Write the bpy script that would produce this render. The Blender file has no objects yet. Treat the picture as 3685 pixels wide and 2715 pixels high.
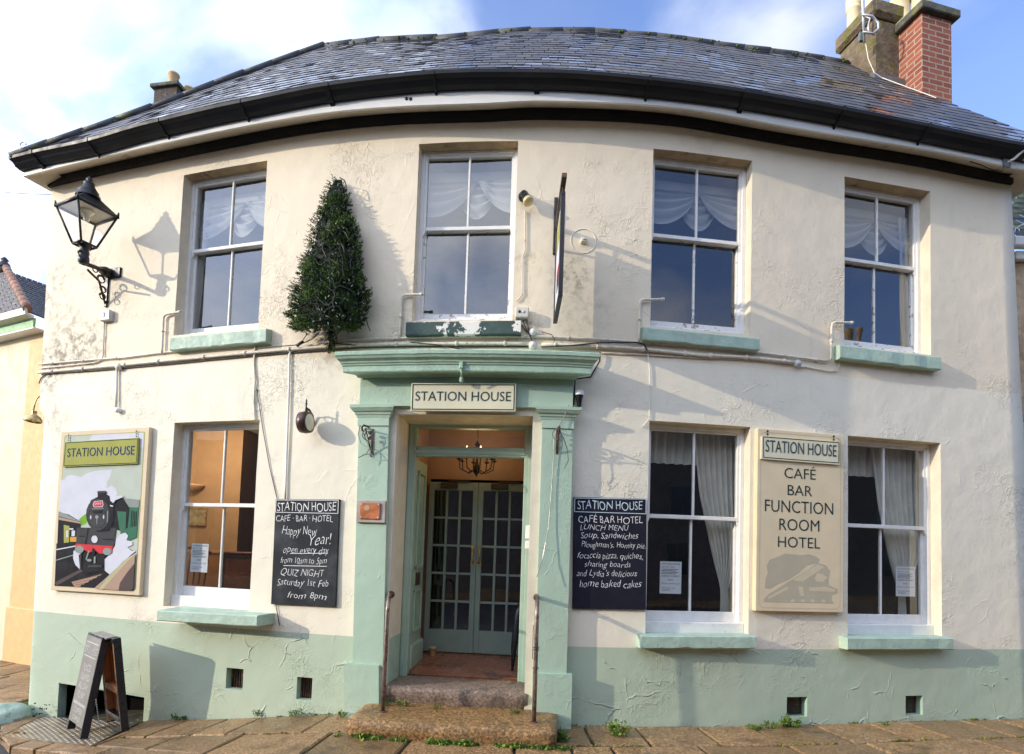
import bpy, math, random
import numpy as np
from mathutils import Vector, Matrix, noise
SC = bpy.context.scene; COL = SC.collection
R = math.radians
rnd = random.Random(7)
# ---------------------------------------------------------------- camera, sky, sun, exposure
CAMZ = 1.66; ROLL = .0322; PITCH = .05413; FPX = 2100.; CX, CY = 1842.5, 1357.5; SHIFT = 507.44
cam = bpy.data.cameras.new('camera'); camo = bpy.data.objects.new('camera', cam); COL.objects.link(camo)
cam.sensor_width = 36; cam.lens = FPX / 3685 * 36; cam.shift_y = SHIFT / 3685
cam.clip_start = .05; cam.clip_end = 2000
c_, s_ = math.cos(ROLL), math.sin(ROLL); cp, sp = math.cos(PITCH), math.sin(PITCH)
rx = Vector((c_, -sp*s_, cp*s_)); ux = Vector((-s_, -sp*c_, cp*c_)); fx = Vector((0, cp, sp))
camo.matrix_world = Matrix(((rx.x, ux.x, -fx.x, 0), (rx.y, ux.y, -fx.y, 0), (rx.z, ux.z, -fx.z, CAMZ), (0, 0, 0, 1)))
SC.camera = camo
SUN_AZ, SUN_EL = R(70), R(16)          # azimuth of the sun left of the street front, elevation
sd = bpy.data.lights.new('sun', 'SUN'); sd.energy = 2.4; sd.angle = R(.5); sd.color = (1, .87, .66)
so = bpy.data.objects.new('sun', sd); COL.objects.link(so)
tosun = Vector((-math.sin(SUN_AZ)*math.cos(SUN_EL), -math.cos(SUN_AZ)*math.cos(SUN_EL), math.sin(SUN_EL)))
so.rotation_euler = tosun.to_track_quat('Z', 'Y').to_euler(); so.location = (-20, -10, 15)
W = bpy.data.worlds.new('World'); SC.world = W; W.use_nodes = True
def build_world():
    nt = W.node_tree; n = nt.nodes; L = nt.links; n.clear()
    out = n.new('ShaderNodeOutputWorld'); bg = n.new('ShaderNodeBackground'); bg.inputs[1].default_value = .15
    sky = n.new('ShaderNodeTexSky'); sky.sky_type = 'NISHITA'; sky.sun_disc = False
    sky.sun_elevation = SUN_EL; sky.sun_rotation = math.atan2(tosun.x, tosun.y); sky.air_density = 1.0; sky.dust_density = .6; sky.ozone_density = 1.6
    tc = n.new('ShaderNodeTexCoord'); sep = n.new('ShaderNodeSeparateXYZ'); L.new(tc.outputs['Generated'], sep.inputs[0])
    az = n.new('ShaderNodeMath'); az.operation = 'ADD'; az.inputs[1].default_value = .35; L.new(sep.outputs[2], az.inputs[0])
    mx = n.new('ShaderNodeMath'); mx.operation = 'MAXIMUM'; mx.inputs[1].default_value = .12; L.new(az.outputs[0], mx.inputs[0])
    dv = n.new('ShaderNodeVectorMath'); dv.operation = 'DIVIDE'; L.new(tc.outputs['Generated'], dv.inputs[0]); L.new(mx.outputs[0], dv.inputs[1])
    mp = n.new('ShaderNodeMapping'); mp.inputs['Location'].default_value = (1.35, .62, 0); L.new(dv.outputs[0], mp.inputs[0])
    ns = n.new('ShaderNodeTexNoise'); ns.inputs['Scale'].default_value = 2.1; ns.inputs['Detail'].default_value = 7; ns.inputs['Roughness'].default_value = .5
    ns.inputs['Distortion'].default_value = .35; L.new(mp.outputs[0], ns.inputs['Vector'])
    ns2 = n.new('ShaderNodeTexNoise'); ns2.inputs['Scale'].default_value = 3.2; ns2.inputs['Detail'].default_value = 5; L.new(mp.outputs[0], ns2.inputs['Vector'])
    bias = n.new('ShaderNodeMath'); bias.operation = 'MULTIPLY_ADD'; L.new(sep.outputs[0], bias.inputs[0]); bias.inputs[1].default_value = -.15; bb = n.new('ShaderNodeMath'); bb.operation = 'MULTIPLY_ADD'; L.new(sep.outputs[1], bb.inputs[0]); bb.inputs[1].default_value = -.09; L.new(ns.outputs[0], bb.inputs[2]); L.new(bb.outputs[0], bias.inputs[2])
    cr = n.new('ShaderNodeValToRGB'); cr.color_ramp.elements[0].position = .37; cr.color_ramp.elements[1].position = .60; cr.color_ramp.elements[0].color = (.14, .14, .14, 1)
    cr.color_ramp.interpolation = 'EASE'; L.new(bias.outputs[0], cr.inputs[0])
    cc = n.new('ShaderNodeValToRGB'); e = cc.color_ramp.elements; e[0].position = .36; e[0].color = (3.1, 3.8, 5.3, 1); e[1].position = .60; e[1].color = (5.2, 5.4, 5.8, 1)
    L.new(ns2.outputs[0], cc.inputs[0])
    mixc = n.new('ShaderNodeMix'); mixc.data_type = 'RGBA'; L.new(cr.outputs[0], mixc.inputs[0]); tnt = n.new('ShaderNodeMix'); tnt.data_type = 'RGBA'; tnt.blend_type = 'MULTIPLY'; tnt.inputs[0].default_value = 1; tnt.inputs[7].default_value = (1.0, 1.28, 1.95, 1); L.new(sky.outputs[0], tnt.inputs[6]); L.new(tnt.outputs[2], mixc.inputs[6]); dt = n.new('ShaderNodeVectorMath'); dt.operation = 'DOT_PRODUCT'; dt.inputs[1].default_value = tuple(tosun); L.new(tc.outputs['Generated'], dt.inputs[0])
    gl = n.new('ShaderNodeMapRange'); gl.inputs[1].default_value = -.1; gl.inputs[2].default_value = 1; gl.inputs[3].default_value = 1; gl.inputs[4].default_value = 3.4; L.new(dt.outputs['Value'], gl.inputs[0])
    vm = n.new('ShaderNodeVectorMath'); vm.operation = 'SCALE'; L.new(cc.outputs[0], vm.inputs[0]); L.new(gl.outputs[0], vm.inputs['Scale']); L.new(vm.outputs[0], mixc.inputs[7])
    L.new(mixc.outputs[2], bg.inputs[0]); L.new(bg.outputs[0], out.inputs[0])
build_world()
SC.view_settings.view_transform = 'Standard'; SC.view_settings.look = 'None'; SC.view_settings.gamma = 1; SC.view_settings.exposure = .46
SC.cycles.max_bounces = 8; SC.cycles.transparent_max_bounces = 12
SC.cycles.caustics_reflective = False; SC.cycles.caustics_refractive = False

# ---------------------------------------------------------------- plan of the bowed street front, measured in metres along it
PA = (-0.03826, 0.2927, -0.01984, -0.0204, -0.04424, -0.01231)
def yf(m): return 5.7*(1+sum(a*m**(i+1) for i, a in enumerate(PA)))
TB = []; NT = 800
for i in range(NT+1):
    m = -.95+1.95*i/NT; p = (m*yf(m), yf(m))
    TB.append([TB[-1][0]+math.dist(p, TB[-1][1:]) if TB else 0., p[0], p[1]])
s00 = min(TB, key=lambda t: abs(t[1]))[0]
for t in TB: t[0] -= s00
def base(s):
    lo, hi = 0, NT-1
    if s > TB[0][0]:
        while lo < hi:
            k = (lo+hi+1)//2
            if TB[k][0] <= s: lo = k
            else: hi = k-1
    a, b = TB[lo], TB[lo+1]; f = (s-a[0])/(b[0]-a[0])
    a2, b2 = TB[max(lo-8, 0)], TB[min(lo+9, NT)]
    tx, ty = b2[1]-a2[1], b2[2]-a2[2]; l = math.hypot(tx, ty)
    return a[1]+f*(b[1]-a[1]), a[2]+f*(b[2]-a[2]), tx/l, ty/l
def pt(s, z, o=0.):
    x, y, tx, ty = base(s); return Vector((x+ty*o, y-tx*o, z))
def ray(X, Y):
    x = (X-CX)/FPX; y = -(Y-CY-SHIFT)/FPX
    x, y = c_*x-s_*y, s_*x+c_*y
    return x, cp-sp*y, sp+cp*y
def wall(X, Y, o=0.):                    # survey point of the photograph -> distance along the front, height
    dx, dy, dz = ray(X, Y); m = dx/dy; lo, hi = TB[0][0], TB[-1][0]
    for _ in range(40):
        k = (lo+hi)/2; p = pt(k, 0, o)
        if p[0]/p[1] < m: lo = k
        else: hi = k
    return lo, CAMZ+dz/dy*pt(lo, 0, o)[1]
def wp(X, Y, o=0.): s, z = wall(X, Y, o); return pt(s, z, o)
def atz(X, Y, z):
    d = ray(X, Y); k = (z-CAMZ)/d[2]; return Vector((d[0]*k, d[1]*k, z))
def aty(X, Y, y):
    d = ray(X, Y); k = y/d[1]; return Vector((d[0]*k, y, CAMZ+d[2]*k))
def FR(o, x, y, z=None):                 # frame from origin and axes
    x = Vector(x).normalized(); y = Vector(y); z = x.cross(y).normalized() if z is None else Vector(z).normalized(); y = z.cross(x).normalized()
    o = Vector(o); return Matrix(((x.x, y.x, z.x, o.x), (x.y, y.y, z.y, o.y), (x.z, y.z, z.z, o.z), (0, 0, 0, 1)))
def FW(s, z, o=0.):                      # frame on the front: x along it, y up, z outwards
    x, y, tx, ty = base(s); return FR(pt(s, z, o), (tx, ty, 0), (0, 0, 1))
ZUP = lambda p, a=0: Matrix.Translation(Vector(p)) @ Matrix.Rotation(a, 4, 'Z')
def zg(x):                               # pavement level falls to the left
    P = [(-14, -.75), (-8, -.6), (-5.74, -.46), (-4.8, -.42), (-3.9, -.31), (-2.45, -.12), (-1.55, 0), (60, 0)]
    for (a, za), (b, zb) in zip(P, P[1:]):
        if x <= b: return za+(zb-za)*max(0, (x-a))/(b-a)
    return 0.

# ---------------------------------------------------------------- mesh builder
class MB:
    def __init__(s): s.v = []; s.f = []; s.m = []; s.t = []; s.sm = []
    def add(s, vs, fs, m=0, t=0., smooth=False):
        b = len(s.v); s.v += [Vector(v) for v in vs]
        for f in fs: s.f.append([b+i for i in f]); s.m.append(m); s.t.append(t); s.sm.append(smooth)
        return s
    def quad(s, a, b, c, d, m=0, t=0.): return s.add([a, b, c, d], [[0, 1, 2, 3]], m, t)
    def box(s, F, x0, x1, y0, y1, z0, z1, m=0, t=0., bev=0.):
        if bev > 0:
            b = min(bev, (x1-x0)*.45, (y1-y0)*.45, (z1-z0)*.45)
            pts = []; idx = {}
            for ix, X in enumerate((x0, x1)):
                for iy, Y in enumerate((y0, y1)):
                    for iz, Z in enumerate((z0, z1)):
                        ex = X+(b if ix == 0 else -b); ey = Y+(b if iy == 0 else -b); ez = Z+(b if iz == 0 else -b)
                        for k, p in enumerate(((X, ey, ez), (ex, Y, ez), (ex, ey, Z))):
                            idx[(ix, iy, iz, k)] = len(pts); pts.append(F @ Vector(p))
            g = lambda a, b_, c, k: idx[(a, b_, c, k)]; fs = []
            for i in (0, 1):
                o = [(0, 0), (1, 0), (1, 1), (0, 1)]
                if i == 0: o = o[::-1]
                fs.append([g(i, a, b_, 0) for a, b_ in o]); fs.append([g(b_, i, a, 1) for a, b_ in o]); fs.append([g(a, b_, i, 2) for a, b_ in o])
            for i in (0, 1):
                for j in (0, 1):
                    for q in ([g(i, j, 0, 0), g(i, j, 1, 0), g(i, j, 1, 1), g(i, j, 0, 1)], [g(i, 0, j, 0), g(i, 1, j, 0), g(i, 1, j, 2), g(i, 0, j, 2)], [g(0, i, j, 1), g(1, i, j, 1), g(1, i, j, 2), g(0, i, j, 2)]): fs.append(q)
                    for k in (0, 1): fs.append([g(i, j, k, 0), g(i, j, k, 1), g(i, j, k, 2)]) if i == 0 or True else None
            return s.add(pts, fs, m, t)
        P = [F @ Vector(p) for p in ((x0, y0, z0), (x1, y0, z0), (x1, y1, z0), (x0, y1, z0), (x0, y0, z1), (x1, y0, z1), (x1, y1, z1), (x0, y1, z1))]
        return s.add(P, [[3, 2, 1, 0], [4, 5, 6, 7], [0, 1, 5, 4], [1, 2, 6, 5], [2, 3, 7, 6], [3, 0, 4, 7]], m, t)
    def prism(s, F, poly, z0, z1, m=0, t=0.):
        n = len(poly); P = [F @ Vector((x, y, z0)) for x, y in poly]+[F @ Vector((x, y, z1)) for x, y in poly]
        return s.add(P, [list(range(n))[::-1], list(range(n, 2*n))]+[[i, (i+1) % n, n+(i+1) % n, n+i] for i in range(n)], m, t)
    def poly(s, F, poly, z=0., m=0): return s.add([F @ Vector((x, y, z)) for x, y in poly], [list(range(len(poly)))], m)
    def tube(s, path, r, n=6, m=0, cap=True, t=0.):
        path = [Vector(p) for p in path]; P = []; k = len(path); up = None
        for i, p in enumerate(path):
            d = (path[min(i+1, k-1)]-path[max(i-1, 0)]).normalized()
            if up is None: up = Vector((0, 0, 1)) if abs(d.z) < .9 else Vector((1, 0, 0))
            a = d.cross(up); a = a.normalized() if a.length > 1e-6 else Vector((1, 0, 0)); b = a.cross(d).normalized(); up = b
            rr = r[i] if isinstance(r, (list, tuple)) else r
            P += [p+(a*math.cos(2*math.pi*j/n)+b*math.sin(2*math.pi*j/n))*rr for j in range(n)]
        fs = [[i*n+j, i*n+(j+1) % n, (i+1)*n+(j+1) % n, (i+1)*n+j] for i in range(k-1) for j in range(n)]
        if cap: fs += [list(range(n))[::-1], [(k-1)*n+j for j in range(n)]]
        return s.add(P, fs, m, t, n > 5)
    def lathe(s, F, prof, n=16, m=0, sm=True):     # profile (radius, height) about the frame's z axis
        P = []; k = len(prof)
        for r, z in prof: P += [F @ Vector((r*math.cos(2*math.pi*j/n), r*math.sin(2*math.pi*j/n), z)) for j in range(n)]
        fs = [[i*n+j, i*n+(j+1) % n, (i+1)*n+(j+1) % n, (i+1)*n+j] for i in range(k-1) for j in range(n)]
        s.add(P, fs, m, 0., sm)
        return s.add([P[j] for j in range(n)], [list(range(n))[::-1]], m).add([P[(k-1)*n+j] for j in range(n)], [list(range(n))], m)
    def sweep(s, ss, prof, zf=None, m=0, cap=True, sm=False):      # profile of (o, z) carried along the front
        n = len(prof); P = []
        for q in ss:
            dz = zf(q) if zf else 0.
            P += [pt(q, z+dz, o) for o, z in prof]
        fs = [[i*n+j, (i+1)*n+j, (i+1)*n+(j+1) % n, i*n+(j+1) % n] for i in range(len(ss)-1) for j in range(n)]
        if cap: fs += [list(range(n)), [(len(ss)-1)*n+j for j in range(n)][::-1]]
        return s.add(P, fs, m, 0., sm)
    def text(s, F, txt, x0, y0, x1, y1, z=0., m=0, thin=0., shear=0., depth=0., fit=True, jit=0.):
        vs, fs = text_mesh(txt, thin, shear, jit)
        if not vs: return s
        ax = min(v[0] for v in vs); bx = max(v[0] for v in vs); ay = min(v[1] for v in vs); by = max(v[1] for v in vs)
        kx = (x1-x0)/max(bx-ax, 1e-6); ky = (y1-y0)/max(by-ay, 1e-6)
        return s.add([F @ Vector((x0+(v[0]-ax)*kx, y0+(v[1]-ay)*ky, z)) for v in vs], fs, m)
def text_mesh(txt, thin, shear, jit):
    cu = bpy.data.curves.new('lettering', 'FONT'); cu.body = txt; cu.size = 1; cu.offset = thin; cu.shear = shear; cu.resolution_u = 3; cu.align_x = 'CENTER'
    o = bpy.data.objects.new('lettering', cu); COL.objects.link(o)
    me = o.evaluated_get(bpy.context.evaluated_depsgraph_get()).to_mesh()
    vs = [tuple(v.co) for v in me.vertices]; fs = [list(p.vertices) for p in me.polygons]
    if jit: vs = [(x+jit*math.sin(x*3.1+y*2), y+jit*(math.sin(x*2.3)+.6*math.sin(x*5.1+1)), z) for x, y, z in vs]
    bpy.data.objects.remove(o); bpy.data.curves.remove(cu)
    return vs, fs
WM = {}
def obj(name, mb, mats, parent=None, frame=None, kind=None, label=None, cat=None, group=None, smooth=False):
    if frame is None:
        if parent is not None: frame = WM[parent.name]
        else:
            lo = [min(v[i] for v in mb.v) for i in range(3)]; hi = [max(v[i] for v in mb.v) for i in range(3)]
            frame = Matrix.Translation(((lo[0]+hi[0])/2, (lo[1]+hi[1])/2, lo[2]))
    inv = frame.inverted(); me = bpy.data.meshes.new(name)
    me.from_pydata([inv @ v for v in mb.v], [], mb.f)
    mats = mats if isinstance(mats, (list, tuple)) else [mats]
    for m in mats: me.materials.append(m)
    me.polygons.foreach_set('material_index', mb.m)
    me.polygons.foreach_set('use_smooth', [bool(a or smooth) for a in mb.sm])
    at = me.attributes.new('tint', 'FLOAT', 'FACE'); at.data.foreach_set('value', mb.t)
    me.update(); o = bpy.data.objects.new(name, me); COL.objects.link(o)
    if parent is not None: o.parent = parent; o.matrix_local = WM[parent.name].inverted() @ frame
    else: o.matrix_world = frame
    WM[o.name] = frame.copy()
    if kind: o['kind'] = kind
    tag(o, label, cat, group)
    return o
def tag(o, label=None, cat=None, group=None):
    if label: o['label'] = label
    if cat: o['category'] = cat
    if group: o['group'] = group
def thing(name, label, cat, frame, group=None):
    o = bpy.data.objects.new(name, None); COL.objects.link(o); o.empty_display_size = .1
    o.matrix_world = frame; WM[o.name] = frame.copy(); tag(o, label, cat, group); return o

# ---------------------------------------------------------------- materials
def nodes(name):
    m = bpy.data.materials.new(name); m.use_nodes = True; nt = m.node_tree; b = nt.nodes['Principled BSDF']; return m, nt, nt.nodes, nt.links, b
def N(n, t, **kw):
    x = n.new(t)
    for k, v in kw.items():
        if k.startswith('i_'): x.inputs[k[2:].replace('_', ' ')].default_value = v
        else: setattr(x, k, v)
    return x
def coords(n, L, scale=(1, 1, 1), space='Object'):
    tc = N(n, 'ShaderNodeTexCoord'); mp = N(n, 'ShaderNodeMapping'); mp.inputs['Scale'].default_value = scale; L.new(tc.outputs[space], mp.inputs[0]); return mp.outputs[0]
def rgba(c): return (c[0], c[1], c[2], 1)
def mixc(n, L, f, a, b, blend='MIX'):
    m = N(n, 'ShaderNodeMix', data_type='RGBA', blend_type=blend)
    for i, v in ((0, f), (6, a), (7, b)):
        if hasattr(v, 'links') or hasattr(v, 'is_linked'): L.new(v, m.inputs[i])
        else: m.inputs[i].default_value = v if i == 0 else rgba(v)
    return m.outputs[2]
def ramp(n, L, v, a, b, c0=0., c1=1.):
    r = N(n, 'ShaderNodeMapRange'); r.interpolation_type = 'SMOOTHSTEP'; L.new(v, r.inputs[0])
    for i, x in ((1, a), (2, b), (3, c0), (4, c1)): r.inputs[i].default_value = x
    return r.outputs[0]
def math2(n, L, op, a, b=0., c=None):
    m = N(n, 'ShaderNodeMath', operation=op)
    for i, v in enumerate((a, b, c)):
        if v is None: continue
        if isinstance(v, (int, float)): m.inputs[i].default_value = v
        else: L.new(v, m.inputs[i])
    return m.outputs[0]
def noi(n, L, vec, scale, detail=4, rough=.55, dist=0.):
    x = N(n, 'ShaderNodeTexNoise', i_Scale=scale, i_Detail=detail, i_Roughness=rough, i_Distortion=dist); L.new(vec, x.inputs['Vector']); return x.outputs[0]
MATS = {}
def M(name, col, rough=.6, metal=0., var=.12, vs=6., bump=0., bs=40., spec=.5, col2=None, c2s=3., c2t=(.52, .62), emit=None, es=0.):
    if name in MATS: return MATS[name]
    m, nt, n, L, b = nodes(name); v = coords(n, L)
    f = noi(n, L, v, vs, 5)
    c = mixc(n, L, ramp(n, L, f, .3, .7), tuple(x*(1-var) for x in col), tuple(min(1, x*(1+var)) for x in col))
    if col2 is not None: c = mixc(n, L, ramp(n, L, noi(n, L, v, c2s, 6, .65), *c2t), c, col2)
    L.new(c, b.inputs['Base Color']); b.inputs['Metallic'].default_value = metal; b.inputs['Specular IOR Level'].default_value = spec
    L.new(ramp(n, L, noi(n, L, v, vs*2.3, 4), .25, .75, max(.03, rough-.12), min(1, rough+.12)), b.inputs['Roughness'])
    if bump:
        bp = N(n, 'ShaderNodeBump', i_Strength=1., i_Distance=bump); L.new(noi(n, L, v, bs, 5), bp.inputs['Height']); L.new(bp.outputs[0], b.inputs['Normal'])
    if emit: b.inputs['Emission Color'].default_value = rgba(emit); b.inputs['Emission Strength'].default_value = es
    MATS[name] = m; return m
def render_paint(name, zones, crack=1., stip=.0016, stains=(), long=.9):
    """Old thick paint on render: wrinkled peeling ridges, stipple, a few mould stains. zones = [(z, colour above it)]"""
    m, nt, n, L, b = nodes(name); v = coords(n, L)
    wx = N(n, 'ShaderNodeTexNoise', i_Scale=5., i_Detail=3.); L.new(v, wx.inputs['Vector'])
    sub = N(n, 'ShaderNodeVectorMath', operation='MULTIPLY_ADD'); L.new(wx.outputs['Color'], sub.inputs[0]); sub.inputs[1].default_value = (.16, .16, .16); L.new(v, sub.inputs[2])
    def ridge(scale, w):
        vo = N(n, 'ShaderNodeTexVoronoi', feature='DISTANCE_TO_EDGE', i_Scale=scale, i_Randomness=1.); L.new(sub.outputs[0], vo.inputs['Vector'])
        return ramp(n, L, vo.outputs['Distance'], 0., w, 1., 0.)
    m1 = ramp(n, L, noi(n, L, v, 1.15, 3, .6), .46, .72); m2 = ramp(n, L, noi(n, L, v, 1.7, 3, .6, .5), .5, .62)
    brk = ramp(n, L, noi(n, L, v, 9., 2), .42, .58)
    r1 = math2(n, L, 'MULTIPLY', math2(n, L, 'ADD', ridge(17., .10), math2(n, L, 'MULTIPLY', ridge(8.5, .05), .8)), math2(n, L, 'MULTIPLY', m1, brk))
    r2 = math2(n, L, 'MULTIPLY', ridge(2.6, .03), math2(n, L, 'MULTIPLY', m2, ramp(n, L, noi(n, L, v, 3.3, 2), .45, .55)))
    fl = ramp(n, L, noi(n, L, v, 22., 5, .6, 1.2), .52, .56)
    fl = math2(n, L, 'MULTIPLY', fl, math2(n, L, 'MULTIPLY', m1, .45))
    hgt = math2(n, L, 'ADD', math2(n, L, 'MULTIPLY', r1, .75), math2(n, L, 'ADD', math2(n, L, 'MULTIPLY', r2, long), fl))
    hgt = math2(n, L, 'MULTIPLY', hgt, .0085*crack)
    hgt = math2(n, L, 'MULTIPLY_ADD', noi(n, L, v, 95., 4, .6), stip, hgt)
    hgt = math2(n, L, 'MULTIPLY_ADD', noi(n, L, v, 5., 3, .5), .010, hgt)
    bp = N(n, 'ShaderNodeBump', i_Strength=1., i_Distance=1.); L.new(hgt, bp.inputs['Height']); L.new(bp.outputs[0], b.inputs['Normal'])
    sep = N(n, 'ShaderNodeSeparateXYZ'); L.new(v, sep.inputs[0]); c = zones[0][1]
    for z, col in zones[1:]:
        zz = math2(n, L, 'MULTIPLY_ADD', noi(n, L, v, 14., 3), .02, sep.outputs[2])
        c = mixc(n, L, ramp(n, L, zz, z-.004, z+.014), c, col)
    big = noi(n, L, v, .8, 4, .6)
    c = mixc(n, L, ramp(n, L, big, .35, .7, 0., .10), c, (.55, .50, .40))
    c = mixc(n, L, ramp(n, L, noi(n, L, v, 30., 4), .6, .8, 0., .25), c, (.42, .37, .28))
    st = coords(n, L, (5., 5., .55))
    c = mixc(n, L, math2(n, L, 'MULTIPLY', ramp(n, L, noi(n, L, st, 1.2, 5, .6), .55, .8, 0., .30), ramp(n, L, noi(n, L, v, 1.4, 2), .45, .7)), c, (.33, .29, .21))
    for (x, y, z, rr, amt, col) in stains:
        d = N(n, 'ShaderNodeVectorMath', operation='DISTANCE'); L.new(v, d.inputs[0]); d.inputs[1].default_value = (x, y, z)
        k = math2(n, L, 'MULTIPLY', ramp(n, L, d.outputs['Value'], rr*.2, rr, 1., 0.), ramp(n, L, noi(n, L, v, 11., 6, .7), .42, .68, 0., amt))
        c = mixc(n, L, k, c, col)
    c = mixc(n, L, math2(n, L, 'MULTIPLY', ramp(n, L, hgt, .002, .009), .12), c, (.5, .45, .36))
    L.new(c, b.inputs['Base Color']); b.inputs['Roughness'].default_value = .62; b.inputs['Specular IOR Level'].default_value = .35
    return m
ROOT = Vector((0, 5.7, 0))
def rl(X, Y, o=0.): p = wp(X, Y, o)-ROOT; return (p.x, p.y, p.z)
CREAM_UP = (.85, .74, .565); CREAM_LO = (.87, .81, .66); GREEN = (.45, .56, .43)
wall_m = render_paint('cream_render', [(0, CREAM_LO), (3.60, CREAM_UP)], .7, .0014, [
    rl(2050, 985)+(.30, .8, (.16, .15, .09)), rl(2090, 1120)+(.5, .35, (.2, .19, .12)), rl(1900, 940)+(.25, .5, (.28, .24, .13)), rl(330, 1245)+(.45, .9, (.18, .155, .11)), rl(170, 1330)+(.45, 1., (.11, .10, .07)), rl(250, 1270)+(.45, .95, (.16, .14, .10)), rl(200, 1500)+(.4, .6, (.27, .25, .19)), rl(190, 1050)+(.6, .7, (.24, .21, .15)), rl(240, 1200)+(.5, .75, (.2, .175, .12)), rl(1190, 1262)+(.35, .6, (.25, .21, .15)), rl(1880, 1180)+(.3, .7, (.22, .19, .13))], .35)
plinth_m = render_paint('green_render', [(0, GREEN)], .55, .0018, (), 1.9)
case_m = render_paint('green_doorcase_paint', [(0, (.40, .56, .44))], .35, .0024)
sill_m = M('green_sill_paint', (.40, .53, .43), .6, var=.1, vs=9, bump=.006, bs=22, col2=(.33, .43, .34), c2t=(.58, .66))
oldsill_m = M('peeling_dark_sill', (.035, .07, .06), .6, vs=9, bump=.004, bs=30, col2=(.78, .75, .70), c2s=3.1, c2t=(.545, .56))
reveal_m = M('cream_reveal', (.72, .60, .42), .65, var=.1, vs=7, bump=.003, bs=60, col2=(.45, .34, .2), c2s=5, c2t=(.6, .75))
white_m = M('white_window_paint', (.80, .79, .77), .4, var=.04, vs=12, bump=.0012, bs=70, col2=(.62, .58, .52), c2s=13, c2t=(.66, .72))
white_old_m = M('flaking_white_paint', (.80, .79, .77), .5, var=.04, vs=12, bump=.003, bs=40, col2=(.40, .36, .31), c2s=12, c2t=(.57, .61))
pvc_m = M('white_eaves_board', (.80, .79, .76), .4, var=.04, vs=3, col2=(.5, .47, .42), c2s=7, c2t=(.64, .8))
soffit_m = M('dirty_soffit', (.66, .58, .47), .6, var=.08, col2=(.3, .25, .18), c2s=5, c2t=(.58, .75))
black_m = M('black_gloss_paint', (.014, .015, .018), .32, var=.3, bump=.0008, bs=30)
gutter_m = M('black_gutter_plastic', (.010, .011, .015), .5, var=.3, vs=2, spec=.3)
iron_m = M('black_wrought_iron', (.02, .02, .022), .42, metal=.2, var=.3, bump=.001, bs=60)
rust_m = M('rusty_iron', (.05, .03, .02), .7, var=.4, bump=.002, bs=90, col2=(.17, .07, .03), c2s=16, c2t=(.5, .6))
rail_m = M('worn_handrail_iron', (.24, .18, .15), .38, metal=.6, var=.35, vs=11, col2=(.12, .05, .025), c2s=18, c2t=(.52, .62))
pipe_m = M('cream_painted_pipe', (.70, .64, .54), .5, var=.1, vs=20, col2=(.3, .26, .2), c2s=14, c2t=(.6, .7))
dark_cable_m = M('black_cable', (.02, .02, .02), .5)
grey_plastic_m = M('grey_plastic', (.55, .55, .54), .45, var=.06)
brass_m = M('weathered_brass', (.62, .45, .2), .35, metal=.9, var=.25, vs=14, col2=(.3, .2, .1), c2s=9, c2t=(.55, .7))
copper_m = M('orange_copper_plate', (.50, .17, .07), .4, metal=.35, var=.12, vs=9)
greywood_m = M('weathered_grey_board', (.40, .34, .31), .75, var=.2, vs=5, bump=.002, bs=30)
chalk_m = M('chalk', (.82, .82, .82), .9, var=.1, vs=60)
chalk2_m = M('pale_blue_chalk', (.62, .74, .82), .9, var=.1, vs=60)
slate_board_m = M('chalkboard_dusty', (.035, .038, .042), .8, var=.25, vs=3, spec=.15, col2=(.10, .105, .11), c2s=2.3, c2t=(.45, .8))
slate_board2_m = M('chalkboard_dark', (.014, .014, .026), .7, var=.25, vs=3, spec=.2, col2=(.05, .05, .065), c2s=2.3, c2t=(.55, .85))
terra_m = M('buff_chimney_pot', (.62, .42, .2), .7, var=.12, bump=.002, bs=40, col2=(.3, .2, .1), c2s=4, c2t=(.6, .75))
cream_pot_m = M('cream_chimney_pot', (.78, .66, .42), .65, var=.1, col2=(.4, .3, .15), c2s=4, c2t=(.62, .8))
stack_m = M('mossy_rendered_stack', (.17, .125, .075), .9, var=.3, vs=8, bump=.03, bs=18, col2=(.13, .12, .02), c2s=3.5, c2t=(.5, .62))
cap_m = M('mossy_stone_cap', (.10, .10, .075), .9, var=.3, vs=8, bump=.015, bs=25, col2=(.17, .16, .05), c2s=6, c2t=(.55, .65))
lead_m = M('lead_flashing', (.13, .12, .115), .5, var=.2, bump=.003, bs=10)
ridge_m = M('dark_ridge_tile', (.05, .05, .055), .6, var=.25, bump=.004, bs=30, col2=(.10, .12, .03), c2s=5, c2t=(.58, .66))
moss_m = M('moss', (.10, .14, .02), .95, var=.4, vs=30, bump=.01, bs=60)
steel_m = M('galvanised_metal', (.5, .5, .5), .4, metal=.7, var=.15)
flagglass_m = M('lamp_bulb', (.9, .85, .7), .2)
paper_m = M('white_paper', (.82, .84, .9), .7, var=.02)
ink_m = M('dark_ink', (.04, .04, .06), .9, var=0, spec=.1)
drape_m = M('grey_white_curtain', (.74, .72, .66), .85, var=.08)
voile_m = M('white_swag_cloth', (.36, .36, .36), .85, var=.05)
fol_m = None
def foliage_mat(name, a, b_, c):
    m, nt, n, L, b = nodes(name); at = N(n, 'ShaderNodeAttribute', attribute_name='tint')
    cr = N(n, 'ShaderNodeValToRGB'); e = cr.color_ramp.elements; e[0].color = rgba(a); e[1].color = rgba(c); e2 = e.new(.55); e2.color = rgba(b_)
    L.new(at.outputs['Fac'], cr.inputs[0]); L.new(cr.outputs[0], b.inputs['Base Color']); b.inputs['Roughness'].default_value = .7; b.inputs['Specular IOR Level'].default_value = .25
    return m
fir_m = foliage_mat('dark_fir_needles', (.008, .017, .006), (.034, .075, .018), (.13, .21, .04))
weed_m = foliage_mat('weed_leaves', (.04, .09, .012), (.10, .20, .025), (.26, .32, .05))
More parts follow.
